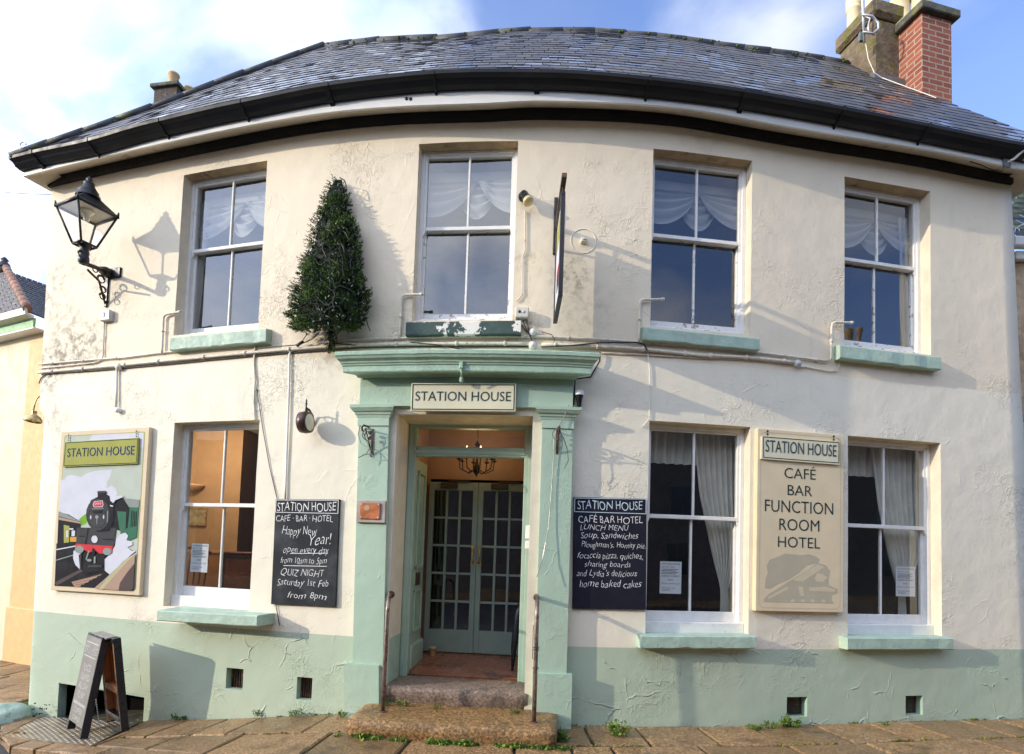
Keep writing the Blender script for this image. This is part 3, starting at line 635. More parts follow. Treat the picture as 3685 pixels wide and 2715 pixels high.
# chimney of the house behind, seen over the left hip
p3 = aty(552, 376, 11.); F3 = stackframe(p3, R(-10)); h3 = aty(552, 320, 11.).z-p3.z
bc = thing('chimney_stack', 'small dark brick chimney stack with one buff pot behind the left hip of the roof', 'chimney', F3)
m2 = MB(); m2.box(F3, 0, .50, -6., h3, -.5, 0); dbrick_m = M('sooty_brick', (.07, .05, .045), .9, var=.3, vs=14, bump=.01, bs=22, col2=(.12, .10, .06), c2s=9); obj('stack', m2, dbrick_m, bc)
m2 = MB(); m2.box(F3, -.06, .56, h3+.001, h3+.075, -.56, .06, bev=.01); obj('cap', m2, cap_m, bc)
for x, z, h in ((.27, -.16, .33), (.42, -.42, .22)):
    m2 = MB(); m2.lathe(F3 @ Matrix.Translation((x, h3+.07, z)) @ Matrix.Rotation(-math.pi/2, 4, 'X'), [(.095, 0), (.09, h-.04), (.105, h-.03), (.105, h), (.08, h)], 18); obj('chimney_pot', m2, terra_m, bc)
# aerial frame on the mossy stack
ya = (F1 @ Vector((0, 0, .12))).y
ae = thing('aerial_bracket', 'grey steel aerial pole and bracket loop fixed to the mossy chimney', 'aerial', Matrix.Translation(aty(3110, 152, ya)))
m2 = MB(); m2.tube([aty(3103, -40, ya), aty(3104, 0, ya), aty(3110, 152, ya)], .017, 8); obj('pole', m2, steel_m, ae)
m2 = MB(); lp = [aty(3000+x/4.484, y/4.484, ya-.03) for x, y in [(455, 238), (620, 262), (718, 370), (722, 470), (632, 545), (470, 520)]]; m2.tube(lp, .015, 6)
lp = [aty(3000+x/4.484, y/4.484, ya+.12) for x, y in [(455, 238), (590, 300), (560, 400), (560, 500), (632, 545)]]; m2.tube(lp, .011, 6); obj('bracket', m2, steel_m, ae)
m2 = MB(); m2.box(Matrix.Translation(aty(3100, 134, ya+.03)), -.03, .03, -.02, .02, -.06, .06); obj('junction_box', m2, M('slate_grey_box', (.12, .15, .15), .5), ae)
m2 = MB(); m2.tube([aty(3114, 152, ya+.02), aty(3125, 215, ya), aty(3146, 262, ya-.05), roofp(4.95, .72, .03), roofp(5.3, .5, .03)], .006, 4); obj('aerial_cable', m2, pipe_m, ae)

# ---------------------------------------------------------------- door case
def strip(mb, s0, s1, o0, o1, z0, z1, m=0, sl=0., n=8):       # block that follows the front; sl leans its foot
    ss = [s0+(s1-s0)*i/n for i in range(n+1)]; P = []
    for s in ss: P += [pt(s+sl, z0, o0), pt(s+sl, z0, o1), pt(s, z1, o1), pt(s, z1, o0)]
    mb.add(P, [[i*4+j, i*4+4+j, i*4+4+(j+1) % 4, i*4+(j+1) % 4] for i in range(n) for j in range(4)]+[[0, 1, 2, 3], [n*4+3, n*4+2, n*4+1, n*4]], m)
mb = MB(); strip(mb, -1.56, .548, -.02, .10, 3.045, 3.34)
case = obj('door_case', mb, case_m, house)
def flared(prof, sa, sb, ka, kb, o0, n=16):
    P = []; k = len(prof)
    for i in range(n+1):
        for o, z in prof:
            a = sa-max(0, o-o0)*ka; b = sb+max(0, o-o0)*kb; P.append(pt(a+(b-a)*i/n, z+.006*noise.noise(Vector((i*.9, z*3, 2))), o))
    m = MB(); m.add(P, [[i*k+j, (i+1)*k+j, (i+1)*k+(j+1) % k, i*k+(j+1) % k] for i in range(n) for j in range(k)]+[list(range(k)), [n*k+j for j in range(k)][::-1]]); return m
cor = [(-.02, 3.335), (.115, 3.335), (.125, 3.322), (.15, 3.345), (.265, 3.335), (.272, 3.345), (.275, 3.395), (.285, 3.40), (.29, 3.415), (.30, 3.42), (.305, 3.435), (.335, 3.455), (.345, 3.475), (.355, 3.482), (.36, 3.512), (.35, 3.52), (-.02, 3.57)]
cornice_m = M('green_cornice_paint', (.40, .57, .45), .6, var=.1, vs=7, bump=.006, bs=26, col2=(.55, .50, .42), c2s=1.55, c2t=(.645, .67))
cn = obj('cornice', flared(cor, -1.56, .548, .62, .82, .1), cornice_m, case)
m2 = MB(); s, z = wall(1660, 1320, .29); F = FW(s, z, .285); m2.box(F, -.018, .018, -.02, .05, -.01, .02, bev=.006); m2.lathe(FW(*wall(1661, 1366, .2), .2) @ Matrix.Rotation(math.pi/2, 4, 'X'), [(.012, -.03), (.02, -.01), (.02, .02), (.01, .03)], 8); m2.tube([pt(s, z-.02, .29), pt(s, z-.09, .25)], .008, 6); obj('drip_pipe', m2, cornice_m, case)
for sa, sb, foot in ((-1.558, -1.247, .05), (.262, .558, .0)):
    m2 = MB(); strip(m2, sa, sb, -.02, .10, .48, 2.90, 0, foot); p = obj('pilaster', m2, case_m, case)
    m2 = MB(); strip(m2, sa-.006, sb+.006, -.02, .113, 2.845, 2.935); obj('neck_band', m2, case_m, p)
    pr = [(-.02, 2.925), (.115, 2.925), (.122, 2.95), (.13, 2.955), (.135, 2.975), (.15, 2.985), (.165, 3.01), (.17, 3.015), (.172, 3.045), (-.02, 3.058)]
    obj('capital', flared(pr, sa, sb, 1., 1., .1, 6), case_m, p)
    m2 = MB(); strip(m2, sa-.02, sb+.05-(.03 if sa < 0 else 0), -.02, .135, -.3, .505, 0, foot*.25+.03*(sa < 0)); obj('plinth_block', m2, case_m, p)
m2 = MB(); strip(m2, -1.25, -1.181, -.02, .048, .0, 3.0); strip(m2, .171, .265, -.02, .048, .0, 3.0); strip(m2, -1.25, .265, -.02, .05, 2.972, 3.046); obj('jamb_strip', m2, jamb_m, case)
mb = MB(); reveal(mb, DOOR, .44, 0, 2, 2, PLZ)
rv = obj('door_reveal', mb, [jamb_m, greenflat_m, head_lo_m], case)
FD = FW(-.505, 0, 0); DZ = -.42
mb = MB(); doorpaint_m = M('green_door_paint', (.37, .50, .41), .4, var=.06, vs=6, bump=.001, bs=40)
for x0, x1 in ((-.70, -.59), (.575, .70)):
    mb.box(FD, x0, x1, .29, 3.02, DZ-.10, DZ, bev=.006); mb.box(FD, (x0+x1)/2-.02, (x0+x1)/2+.025, .30, 2.98, DZ, DZ+.014, bev=.005)
mb.box(FD, -.59, .575, 2.935, 3.02, DZ-.10, DZ-.001, bev=.006); mb.box(FD, -.59, .575, 2.63, 2.735, DZ-.10, DZ-.001, bev=.008); mb.box(FD, -.60, .585, 2.655, 2.70, DZ-.002, DZ+.012, bev=.005)
dfr = obj('door_frame', mb, doorpaint_m, house)
m2 = MB(); m2.quad(*[FD @ Vector(p) for p in ((-.59, 2.735, DZ-.06), (.575, 2.735, DZ-.06), (.575, 2.935, DZ-.06), (-.59, 2.935, DZ-.06))]); obj('fanlight', m2, glass_m, dfr)
m2 = MB(); m2.box(FD, -.69, .72, .20, .315, -1.45, DZ-.02); tile_m = M('red_quarry_floor', (.27, .10, .05), .3, var=.18, vs=5, col2=(.12, .05, .03), c2s=3, bump=.001, bs=30)
P = [FD @ Vector(p) for p in ((-.69, .318, DZ-.02), (.72, .318, DZ-.02), (.72, .40, -1.40), (-.69, .40, -1.40))]; m2.quad(*P); obj('porch_floor', m2, tile_m, house)
peach_m = M('peach_porch_wall', (.40, .25, .16), .7, var=.06)
mb = MB(); q = lambda *pp: mb.quad(*[FD @ Vector(p) for p in pp])
q((-.69, .2, DZ-.09), (-.69, .2, -1.45), (-.69, 3.3, -1.45), (-.69, 3.3, DZ-.09)); q((.73, .2, DZ-.09), (.73, .2, -1.45), (.73, 3.3, -1.45), (.73, 3.3, DZ-.09))
q((-.69, 3.25, DZ-.09), (.73, 3.25, DZ-.09), (.73, 3.25, -1.45), (-.69, 3.25, -1.45)); q((-.69, 2.50, -1.40), (.73, 2.50, -1.40), (.73, 3.3, -1.40), (-.69, 3.3, -1.40)); q((.58, .2, -1.40), (.73, .2, -1.40), (.73, 2.5, -1.40), (.58, 2.5, -1.40)); q((-.69, .2, -1.40), (-.648, .2, -1.40), (-.648, 2.5, -1.40), (-.69, 2.5, -1.40))
q((-.70, 2.95, DZ-.09), (.73, 2.95, DZ-.09), (.73, 3.3, DZ-.09), (-.70, 3.3, DZ-.09))
obj('porch_wall', mb, peach_m, house)
# outer door leaves folded back against the porch sides
for sg in (-1, 1):
    FL = FD @ Matrix.Translation((-.635 if sg < 0 else .66, 0, DZ-.12)) @ Matrix.Rotation(math.pi/2, 4, 'Y')     # x runs into the porch
    m2 = MB(); a, b = (0., .04) if sg < 0 else (-.04, 0.)
    m2.box(FL, 0, .52, .33, 2.62, a-.02, b-.02 if sg < 0 else b, bev=.004); m2.box(FL, .0, .56, .33, .60, a-.02, b+.012 if sg < 0 else b-.03, bev=.02)
    dl = obj('outer_door_leaf', m2, doorpaint_m, house)
    m3 = MB()
    for y0, y1 in ((.72, 1.18), (1.42, 2.5)):
        for x0, x1, u0, u1 in ((.10, .13, y0, y1), (.40, .43, y0, y1), (.10, .43, y0, y0+.03), (.10, .43, y1-.03, y1)): m3.box(FL, x0, x1, u0, u1, b-.021, b+.004, bev=.004)
    obj('panel_moulding', m3, doorpaint_m, dl)
    m3 = MB(); m3.box(FL, .18, .36, 1.23, 1.37, b-.021, b-.012); obj('kick_plate', m3, M('brown_plate', (.10, .055, .04), .45), dl)
# glazed inner doors
IZ = -1.34
def french_door(x0, x1, hand):
    m2 = MB(); z0, z1 = IZ-.045, IZ; st = .062; yb, yt = .405, 2.46
    m2.box(FD, x0, x0+st, yb, yt, z0, z1, bev=.003); m2.box(FD, x1-st, x1, yb, yt, z0, z1, bev=.003); m2.box(FD, x0+st, x1-st, yb, yb+.27, z0, z1-.001, bev=.003); m2.box(FD, x0+st, x1-st, yt-.10, yt, z0, z1-.001, bev=.003)
    gx0, gx1, gy0, gy1 = x0+st, x1-st, yb+.27, yt-.10
    for k in (1, 2): x = gx0+(gx1-gx0)*k/3; m2.box(FD, x-.015, x+.015, gy0, gy1, z0+.006, z1-.004, bev=.004)
    for k in (1, 2, 3, 4): y = gy0+(gy1-gy0)*k/5; m2.box(FD, gx0, gx1, y-.014, y+.014, z0+.007, z1-.005, bev=.004)
    d = obj('glazed_door', m2, M('shaded_green_door_paint', (.25, .32, .28), .45, var=.06), house)  # porch shade is put into this darker, greyer door colour
    g = MB(); r = random.Random(hand+4)
    for i in range(3):
        for j in range(5):
            e = [r.uniform(-.0015, .0015) for _ in range(3)]; a0 = gx0+(gx1-gx0)*i/3; a1 = gx0+(gx1-gx0)*(i+1)/3; b0 = gy0+(gy1-gy0)*j/5; b1 = gy0+(gy1-gy0)*(j+1)/5
            g.quad(*[FD @ Vector(p) for p in ((a0, b0, IZ-.022+e[0]), (a1, b0, IZ-.022+e[1]), (a1, b1, IZ-.022+e[1]+e[2]), (a0, b1, IZ-.022+e[0]+e[2]))])
    obj('pane', g, glass_m, d)
    hx = x1-.04 if hand == 0 else x0+.04; h = MB()
    h.tube([FD @ Vector(p) for p in ((hx, 1.48, IZ), (hx, 1.49, IZ+.04), (hx, 1.56, IZ+.05), (hx, 1.65, IZ+.04), (hx, 1.66, IZ))], .010, 8); h.box(FD, hx-.022, hx+.022, 1.45, 1.51, IZ, IZ+.012, bev=.003); h.box(FD, hx-.022, hx+.022, 1.63, 1.69, IZ, IZ+.012, bev=.003)
    obj('handle', h, brass_m, d)
    c = MB(); xc = (x0+x1)/2-.05; c.box(FD, xc-.1, xc+.1, yt-.08, yt-.01, IZ, IZ+.05, bev=.006); c.box(FD, xc-.02, xc+.25, yt+.005, yt+.02, IZ+.01, IZ+.03); obj('door_closer', c, M('bronze_closer', (.05, .035, .025), .45), d)
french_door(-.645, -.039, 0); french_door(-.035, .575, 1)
# rooms behind the glass
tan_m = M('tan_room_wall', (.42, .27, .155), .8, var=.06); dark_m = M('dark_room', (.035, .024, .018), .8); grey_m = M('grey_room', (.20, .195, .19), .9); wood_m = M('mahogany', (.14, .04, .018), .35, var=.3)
def ledge(mb, s0, s1, z, yb, off=-.16, m=0):
    ss = span(s0, s1, .4)
    for a, b in zip(ss, ss[1:]): pa, pb = pt(a, z, off), pt(b, z, off); mb.quad(pa, pb, (pb.x*1.0, yb, z), (pa.x*1.0, yb, z), m)
def room(name, s0, s1, z0, z1, yb, mats, side=True):
    mb = MB(); ledge(mb, s0, s1, z0, yb, m=1); ledge(mb, s0, s1, z1, yb, m=2)
    a, b = pt(s0, z0, -.16), pt(s1, z0, -.16)
    for p in (a, b): mb.quad((p.x, p.y, z0), (p.x, yb, z0), (p.x, yb, z1), (p.x, p.y, z1), 0)
    mb.quad((a.x, yb, z0), (b.x, yb, z0), (b.x, yb, z1), (a.x, yb, z1), 0); return obj(name, mb, mats, house)
white_ceil = M('room_ceiling', (.5, .42, .32), .9)
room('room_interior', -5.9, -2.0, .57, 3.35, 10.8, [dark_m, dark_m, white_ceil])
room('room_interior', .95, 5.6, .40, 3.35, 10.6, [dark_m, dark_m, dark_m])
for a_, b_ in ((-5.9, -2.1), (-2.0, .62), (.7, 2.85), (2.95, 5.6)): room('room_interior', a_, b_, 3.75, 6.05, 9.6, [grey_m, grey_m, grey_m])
mb = MB(); V3 = lambda x, y, z: Vector((x, y, z))
mb.quad(V3(-1.55, 7.22, .4), V3(-1.55, 11, .4), V3(-1.55, 11, 3.3), V3(-1.55, 7.22, 3.3)); mb.quad(V3(.9, 7.22, .4), V3(.9, 11, .4), V3(.9, 11, 3.3), V3(.9, 7.22, 3.3)); mb.quad(V3(-1.55, 11, .4), V3(.9, 11, .4), V3(.9, 11, 3.3), V3(-1.55, 11, 3.3))
mb.quad(V3(-1.55, 7.2, .4), V3(.9, 7.2, .4), V3(.9, 11, .4), V3(-1.55, 11, .4)); mb.quad(V3(-1.55, 7.2, 3.3), V3(.9, 7.2, 3.3), V3(.9, 11, 3.3), V3(-1.55, 11, 3.3)); obj('hall_interior', mb, M('brown_hall', (.06, .035, .022), .7), house)
# tan chimney wall of the left room, dado, picture, wall lamp, chair, sideboard
TWy = 8.7; xr = aty(868, 1700, TWy).x
mb = MB(); mb.box(ID, -5.8, xr, TWy, TWy+.5, .4, 3.35); tw = obj('inner_wall', mb, tan_m, house)
m2 = MB(); z = aty(740, 1985, TWy).z; m2.box(ID, -5.8, xr+.01, TWy-.03, TWy, z-.03, z+.02, bev=.01); m2.box(ID, -5.8, xr+.004, TWy-.006, TWy, .4, z-.03, 1); obj('dado', m2, [tan_m, M('dado_panel', (.33, .17, .07), .5)], tw)
a, b = aty(667, 1826, TWy), aty(744, 1893, TWy); c = (a+b)/2; w, h = b.x-a.x, a.z-b.z
pf = thing('picture_frame', 'small gilt framed picture on the tan wall seen through the lower left window', 'picture', FR((c.x, TWy-.03, c.z), (1, 0, 0), (0, 0, 1)))
F = WM[pf.name]; m2 = MB()
for x0, x1, y0, y1 in ((-w/2, w/2, h/2-.02, h/2), (-w/2, w/2, -h/2, -h/2+.02), (-w/2, -w/2+.02, -h/2+.02, h/2-.02), (w/2-.02, w/2, -h/2+.02, h/2-.02)): m2.box(F, x0, x1, y0, y1, -.02, .01)
obj('frame', m2, brass_m, pf); m2 = MB(); m2.box(F, -w/2+.02, w/2-.02, -h/2+.02, h/2-.02, -.02, 0); obj('print', m2, M('faded_print', (.30, .26, .16), .5, var=.5, vs=9), pf)
c = aty(709, 1752, TWy); m2 = MB(); m2.lathe(Matrix.Translation((c.x, TWy-.09, c.z)), [(.03, -.075), (.09, -.045), (.14, .0), (.15, .02), (.14, .022), (.08, -.03)], 18)
tag(obj('wall_lamp', m2, M('plaster_uplighter', (.62, .42, .24), .8)), 'bowl shaped plaster uplighter on the tan wall inside the lower left window', 'wall lamp')
ld = bpy.data.lights.new('room_lamp', 'POINT'); ld.energy = 44; ld.color = (1, .78, .52); ld.shadow_soft_size = .12; lo = bpy.data.objects.new('room_lamp', ld); COL.objects.link(lo); lo.location = (c.x+.55, TWy-1.0, 2.95)
cb = aty(735, 2090, 7.9); ch = thing('wooden_chair', 'red brown wooden chair behind the notice in the lower left window', 'chair', Matrix.Translation((cb.x-.2, cb.y, .57)))
m2 = MB()
for k in range(6): x = cb.x-.38+.075*k; m2.tube([(x, cb.y, 1.03), (x+.01*(k-2), cb.y+.04, 1.52)], .011, 6)
m2.tube([(cb.x-.42, cb.y+.04, 1.48), (cb.x-.2, cb.y+.06, 1.57), (cb.x+.04, cb.y+.04, 1.48)], .022, 6); obj('backrest', m2, wood_m, ch)
m2 = MB(); m2.box(ID, cb.x-.42, cb.x+.02, cb.y-.42, cb.y+.02, 1.01, 1.05, bev=.01); obj('seat', m2, wood_m, ch)
for dx in (-.39, -.02):
    for dy in (-.38, -.02): m2 = MB(); m2.tube([(cb.x+dx, cb.y+dy, .57), (cb.x+dx, cb.y+dy, 1.02)], .018, 6); obj('leg', m2, wood_m, ch)
a = aty(800, 1985, 8.15); sb_ = thing('sideboard', 'dark wooden sideboard at the back of the room seen through the lower left window', 'sideboard', Matrix.Translation((a.x+.5, 8.4, .57)))
m2 = MB(); m2.box(ID, a.x, a.x+1.1, 8.15, 8.62, .60, a.z-.03, bev=.01); obj('body', m2, M('dark_oak', (.03, .014, .009), .35, var=.3), sb_)
m2 = MB(); m2.box(ID, a.x-.03, a.x+1.13, 8.11, 8.64, a.z-.029, a.z, bev=.008); obj('top', m2, wood_m, sb_)
for k in range(2): m2 = MB(); m2.box(ID, a.x+.06+.52*k, a.x+.52+.52*k, 8.135, 8.149, a.z-.5, a.z-.1, bev=.004); obj('door', m2, wood_m, sb_)
# curtains
WHERE = ['left of the wall-hung fir tree', 'above the door', 'just right of the hanging sign', 'at the right end of the house']
def swag(mb, F, x0, x1, yt, drop, z, n=26, k=14):
    P = []
    for j in range(k+1):
        v = j/k
        for i in range(n+1):
            u = i/n; g = 4*u*(1-u); fold = math.sin(v*math.pi*8+u*1.2)*.026*(.25+g)
            P.append(F @ Vector((x0+(x1-x0)*u, yt-.02*v-(drop*(.12+.88*v))*g**.85*v**.8, z+fold+.05*g*v)))
    mb.add(P, [[j*(n+1)+i, j*(n+1)+i+1, (j+1)*(n+1)+i+1, (j+1)*(n+1)+i] for j in range(k) for i in range(n)], 0, 0., True)
def drape(mb, F, left, right, z, folds=7, n=60, k=24):    # edges given as (x, y) from the top down
    def ed(E, v):
        y = E[0][1]+(E[-1][1]-E[0][1])*v
        for (xa, ya), (xb, yb) in zip(E, E[1:]):
            if ya >= y >= yb-1e-9: f = (ya-y)/max(1e-6, ya-yb); return xa+(xb-xa)*f, y
        return E[-1][0], y
    P = []
    for j in range(k+1):
        a, b = ed(left, j/k), ed(right, j/k); wd = abs(b[0]-a[0])
        for i in range(n+1):
            u = i/n; P.append(F @ Vector((a[0]+(b[0]-a[0])*u, a[1]+(b[1]-a[1])*u, z+math.sin(u*folds*6.283+.4*math.sin(j*.3))*min(.03, wd*.12))))
    mb.add(P, [[j*(n+1)+i, j*(n+1)+i+1, (j+1)*(n+1)+i+1, (j+1)*(n+1)+i] for j in range(k) for i in range(n)], 0, 0., True)
for i, (F, w, h, d) in enumerate(W_UP):
    th = thing('swag_valance', 'white swagged curtain valance inside the upper window '+WHERE[i], 'curtain', F @ Matrix.Translation((0, h-.6, -.4)), 'swagged valances in the upper windows')
    z = -.30; m2 = MB(); m2.box(F, -w*.62, w*.62, h-.24, h-.1, z-.09, z-.02, bev=.01); obj('pelmet_board', m2, voile_m, th)
    m2 = MB(); swag(m2, F, -.17*w, .30*w, h-.25, .40, z-.02); obj('swag', m2, voile_m, th)
    m2 = MB(); swag(m2, F, -.78*w, .06*w, h-.24, .40, z+.02); obj('swag', m2, voile_m, th)
    m2 = MB(); swag(m2, F, .08*w, .86*w, h-.24, .38, z+.03); obj('swag', m2, voile_m, th)
    if i in (0, 3):
        m2 = MB(); sg = -1 if i == 0 else 1
        drape(m2, F, [(sg*.33*w if sg > 0 else -.60*w, h-.2), (sg*.38*w if sg > 0 else -.6*w, 0)], [(.60*w if sg > 0 else -.36*w, h-.2), (.60*w if sg > 0 else -.42*w, 0)], z+.06, 4); obj('side_drape', m2, voile_m, th)
LWHERE = ['', 'beside the dark lunch menu board', 'right of the cafe bar function room sign']
for i in (1, 2):
    F, w, h, d = W_LO[i]; z = -.34
    th = thing('curtains', 'grey white tied-back curtains inside the lower window '+LWHERE[i], 'curtain', F @ Matrix.Translation((0, .2, z)), 'tied-back curtains in the lower right windows')
    xt, xb = (.06, .36) if i == 1 else (.0, .30)
    m2 = MB(); drape(m2, F, [(xt*w, h), (xt*w+.08*w, h*.68), (xb*w-.06*w, h*.36), (xb*w, h*.25), (xb*w+.02*w, h*.2), (xb*w+.01*w, 0)], [(.58*w, h), (.57*w, h*.4), (xb*w+.10*w, h*.22), (xb*w+.12*w, 0)], z, 8); obj('drape', m2, drape_m, th)
    m2 = MB(); drape(m2, F, [(-.56*w, h), (-.56*w, h*.5), (-.56*w, 0)], [(-.36*w, h), (-.47*w, h*.5), (-.52*w, 0)], z, 4); obj('drape', m2, drape_m, th)
    m2 = MB(); drape(m2, F, [(-.6*w, h), (-.6*w, h*.83)], [(.6*w, h), (.6*w, h*.83)], z-.06, 13, 90, 4); obj('pelmet', m2, drape_m, th)
# ---------------------------------------------------------------- flat boards and signs on the front
def homog(src, dst):
    A = []; b = []
    for (x, y), (u, v) in zip(src, dst):
        A += [[x, y, 1, 0, 0, 0, -u*x, -u*y], [0, 0, 0, x, y, 1, -v*x, -v*y]]; b += [u, v]
    h = np.linalg.solve(np.array(A, float), np.array(b, float))
    def f(x, y): w = h[6]*x+h[7]*y+1; return ((h[0]*x+h[1]*y+h[2])/w, (h[3]*x+h[4]*y+h[5])/w)
    return f
class Board:
    """A rectangular board on the front, surveyed at its corners TL TR BR BL."""
    def __init__(s, px, o, crop=None, survey=None):
        P = [wp(x, y, o) for x, y in px]; c = sum(P, Vector())/4; X = (P[1]+P[2]-P[0]-P[3]); Y = (P[0]+P[1]-P[2]-P[3]); s.F = FR(c, X, Y)
        inv = s.F.inverted(); L = [inv @ p for p in P]; s.w = (abs(L[0].x)+abs(L[1].x)+abs(L[2].x)+abs(L[3].x))/2; s.h = sum(abs(l.y) for l in L)/2
        a, b = s.w/2, s.h/2
        if crop: s.q = homog([((x-crop[0])*crop[2], (y-crop[1])*crop[2]) for x, y in px], [(-a, b), (a, b), (a, -b), (-a, -b)])
    def line(s, mb, pts, wd, z, m=0):
        for p, q in zip(pts, pts[1:]):
            a, b = Vector(s.q(*p)), Vector(s.q(*q)); n = Vector((-(b-a).y, (b-a).x)).normalized()*wd/2
            mb.poly(s.F, [tuple(a+n), tuple(b+n), tuple(b-n), tuple(a-n)], z, m)
    def text(s, mb, t, x0, y0, x1, y1, z, m=0, **k):
        a = s.q(x0, (y0+y1)/2); b = s.q(x1, (y0+y1)/2); c = s.q((x0+x1)/2, y0); d = s.q((x0+x1)/2, y1)
        mb.text(s.F, t, a[0], d[1], b[0], c[1], z, m, **k)
    def poly(s, mb, pts, z, m=0): mb.poly(s.F, [s.q(*p) for p in pts], z, m)
def round_rect(w, h, r, n=5, dx=0, dy=0):
    P = []
    for cx, cy, a0 in ((w/2-r, h/2-r, 0), (-w/2+r, h/2-r, 90), (-w/2+r, -h/2+r, 180), (w/2-r, -h/2+r, 270)):
        for k in range(n+1): a = R(a0+90*k/n); P.append((cx+r*math.cos(a)+dx, cy+r*math.sin(a)+dy))
    return P
def ring_poly(mb, F, outer, inner, z, m=0):
    n = len(outer); mb.add([F @ Vector((x, y, z)) for x, y in outer+inner], [[i, (i+1) % n, n+(i+1) % n, n+i] for i in range(n)], m)
flat = lambda name, c, r=.85: M(name, c, r, var=.04, vs=5, spec=.12)
ink_green = flat('dark_green_lettering', (.02, .05, .045)); pal_cream = flat('sign_cream', (.74, .62, .42)); pal_cream2 = flat('sign_pale_cream', (.72, .68, .50)); shade_grey = flat('letter_shadow_grey', (.33, .34, .33))
tan_ghost = flat('sign_tan_print', (.50, .45, .33)); tan_ghost2 = flat('sign_mid_print', (.65, .56, .40))
# name board over the door
B = Board([(1480, 1378), (1857, 1381), (1856, 1481), (1478, 1480)], .15)
ns_ = thing('name_board', 'pale cream STATION HOUSE name board over the door', 'sign', B.F)
m2 = MB(); m2.box(B.F, -B.w/2, B.w/2, -B.h/2, B.h/2, -.035, 0, bev=.004); obj('board', m2, pal_cream2, ns_)
m2 = MB(); a, b = B.w/2-.012, B.h/2-.012
ring_poly(m2, B.F, [(-a, -b), (a, -b), (a, b), (-a, b)], [(-a+.01, -b+.01), (a-.01, -b+.01), (a-.01, b-.01), (-a+.01, b-.01)], .0015, 0)
for dx, dy, z, mm in ((-.006, -.006, .001, 1), (0, 0, .002, 0)): m2.text(B.F, 'STATION HOUSE', -B.w*.455+dx, -B.h*.13+dy, B.w*.455+dx, B.h*.20+dy, z, mm, thin=-.006)
obj('lettering', m2, [ink_green, shade_grey], ns_)
# cafe sign
CR = (2685, 1400, 1.944)
B = Board([(2724, 1541), (3035, 1567), (3036, 2205), (2722, 2200)], .06, CR)
cs = thing('cafe_sign', 'tall cream CAFE BAR FUNCTION ROOM HOTEL sign between the two lower right windows', 'sign', B.F)
m2 = MB(); m2.box(B.F, -B.w/2, B.w/2, -B.h/2, B.h/2, -.06, 0, bev=.004); obj('board', m2, pal_cream, cs)
m2 = MB(); ring_poly(m2, B.F, round_rect(B.w*.93, B.h*.965, .06), round_rect(B.w*.93-.008, B.h*.965-.008, .058), .0012); 
smoke = [(135, 1395), (140, 1330), (155, 1290), (148, 1240), (165, 1200), (200, 1185), (240, 1170), (275, 1155), (330, 1160), (380, 1165), (440, 1160), (490, 1175), (515, 1195), (510, 1215), (470, 1225), (420, 1240), (370, 1290), (300, 1335), (230, 1365), (170, 1400)]
B.poly(m2, smoke, .0012)
B.poly(m2, [(130, 1470), (160, 1440), (300, 1350), (420, 1280), (500, 1218), (560, 1235), (590, 1280), (575, 1330), (580, 1375), (640, 1400), (645, 1430), (600, 1445), (600, 1480), (620, 1500), (300, 1495), (130, 1492)], .0016)
obj('tan_print', m2, tan_ghost, cs)
m2 = MB(); B.poly(m2, [(330, 1340), (500, 1228), (550, 1248), (400, 1352)], .0024); B.poly(m2, [(480, 1330), (500, 1350), (545, 1350), (570, 1320), (540, 1300), (500, 1290)], .0022)
B.poly(m2, [(370, 1385), (400, 1385), (410, 1450), (380, 1450)], .0022); B.poly(m2, [(440, 1390), (560, 1385), (630, 1405), (620, 1420), (450, 1415)], .0022); B.poly(m2, [(150, 1462), (290, 1385), (300, 1400), (170, 1470)], .0022)
for x in (330, 400, 470, 545): B.poly(m2, [(x+15*math.cos(k), 1484+12*math.sin(k)) for k in [j*.785 for j in range(8)]], .0022)
obj('engine_print', m2, tan_ghost2, cs)
for w_, x0, y0, x1, y1 in (('CAFÉ', 264, 540, 484, 632), ('BAR', 288, 678, 460, 750), ('FUNCTION', 130, 788, 608, 872), ('ROOM', 232, 915, 512, 996), ('HOTEL', 224, 1040, 518, 1115)): m2 = MB(); B.text(m2, w_, x0, y0, x1, y1, .002, thin=-.003); obj('lettering', m2, ink_green, cs)
m2 = MB(); c = [B.q(*p) for p in ((95, 332), (638, 375), (640, 535), (93, 492))]; m2.prism(B.F, c, .002, .022, 0)
for p, q in (((106, 338), (634, 380)), ((634, 380), (634, 522)), ((634, 522), (108, 482)), ((108, 482), (106, 338))): B.line(m2, [p, q], .008, .0235, 1)
# slanting name line follows the little board
a = B.q(122, 378); b_ = B.q(615, 413); F2_ = B.F @ Matrix.Rotation(math.atan2(b_[1]-a[1], b_[0]-a[0]), 4, 'Z') if False else B.F
B.text(m2, 'STATION HOUSE', 119, 381, 614, 463, .0238, 2, thin=-.006); B.text(m2, 'STATION HOUSE', 123, 378, 618, 460, .0245, 1, thin=-.006)
obj('hanging_name_plate', m2, [pal_cream2, ink_green, shade_grey], cs)
m2 = MB()
for x, y in ((140, 285), (604, 322)):
    for k in range(3): p = B.q(x, y+12+k*22); m2.lathe(B.F @ Matrix.Translation((p[0], p[1], .012)), [(.006, 0), (.009, .002), (.012, 0), (.009, -.002), (.006, 0)], 8)
obj('chain', m2, iron_m, cs)
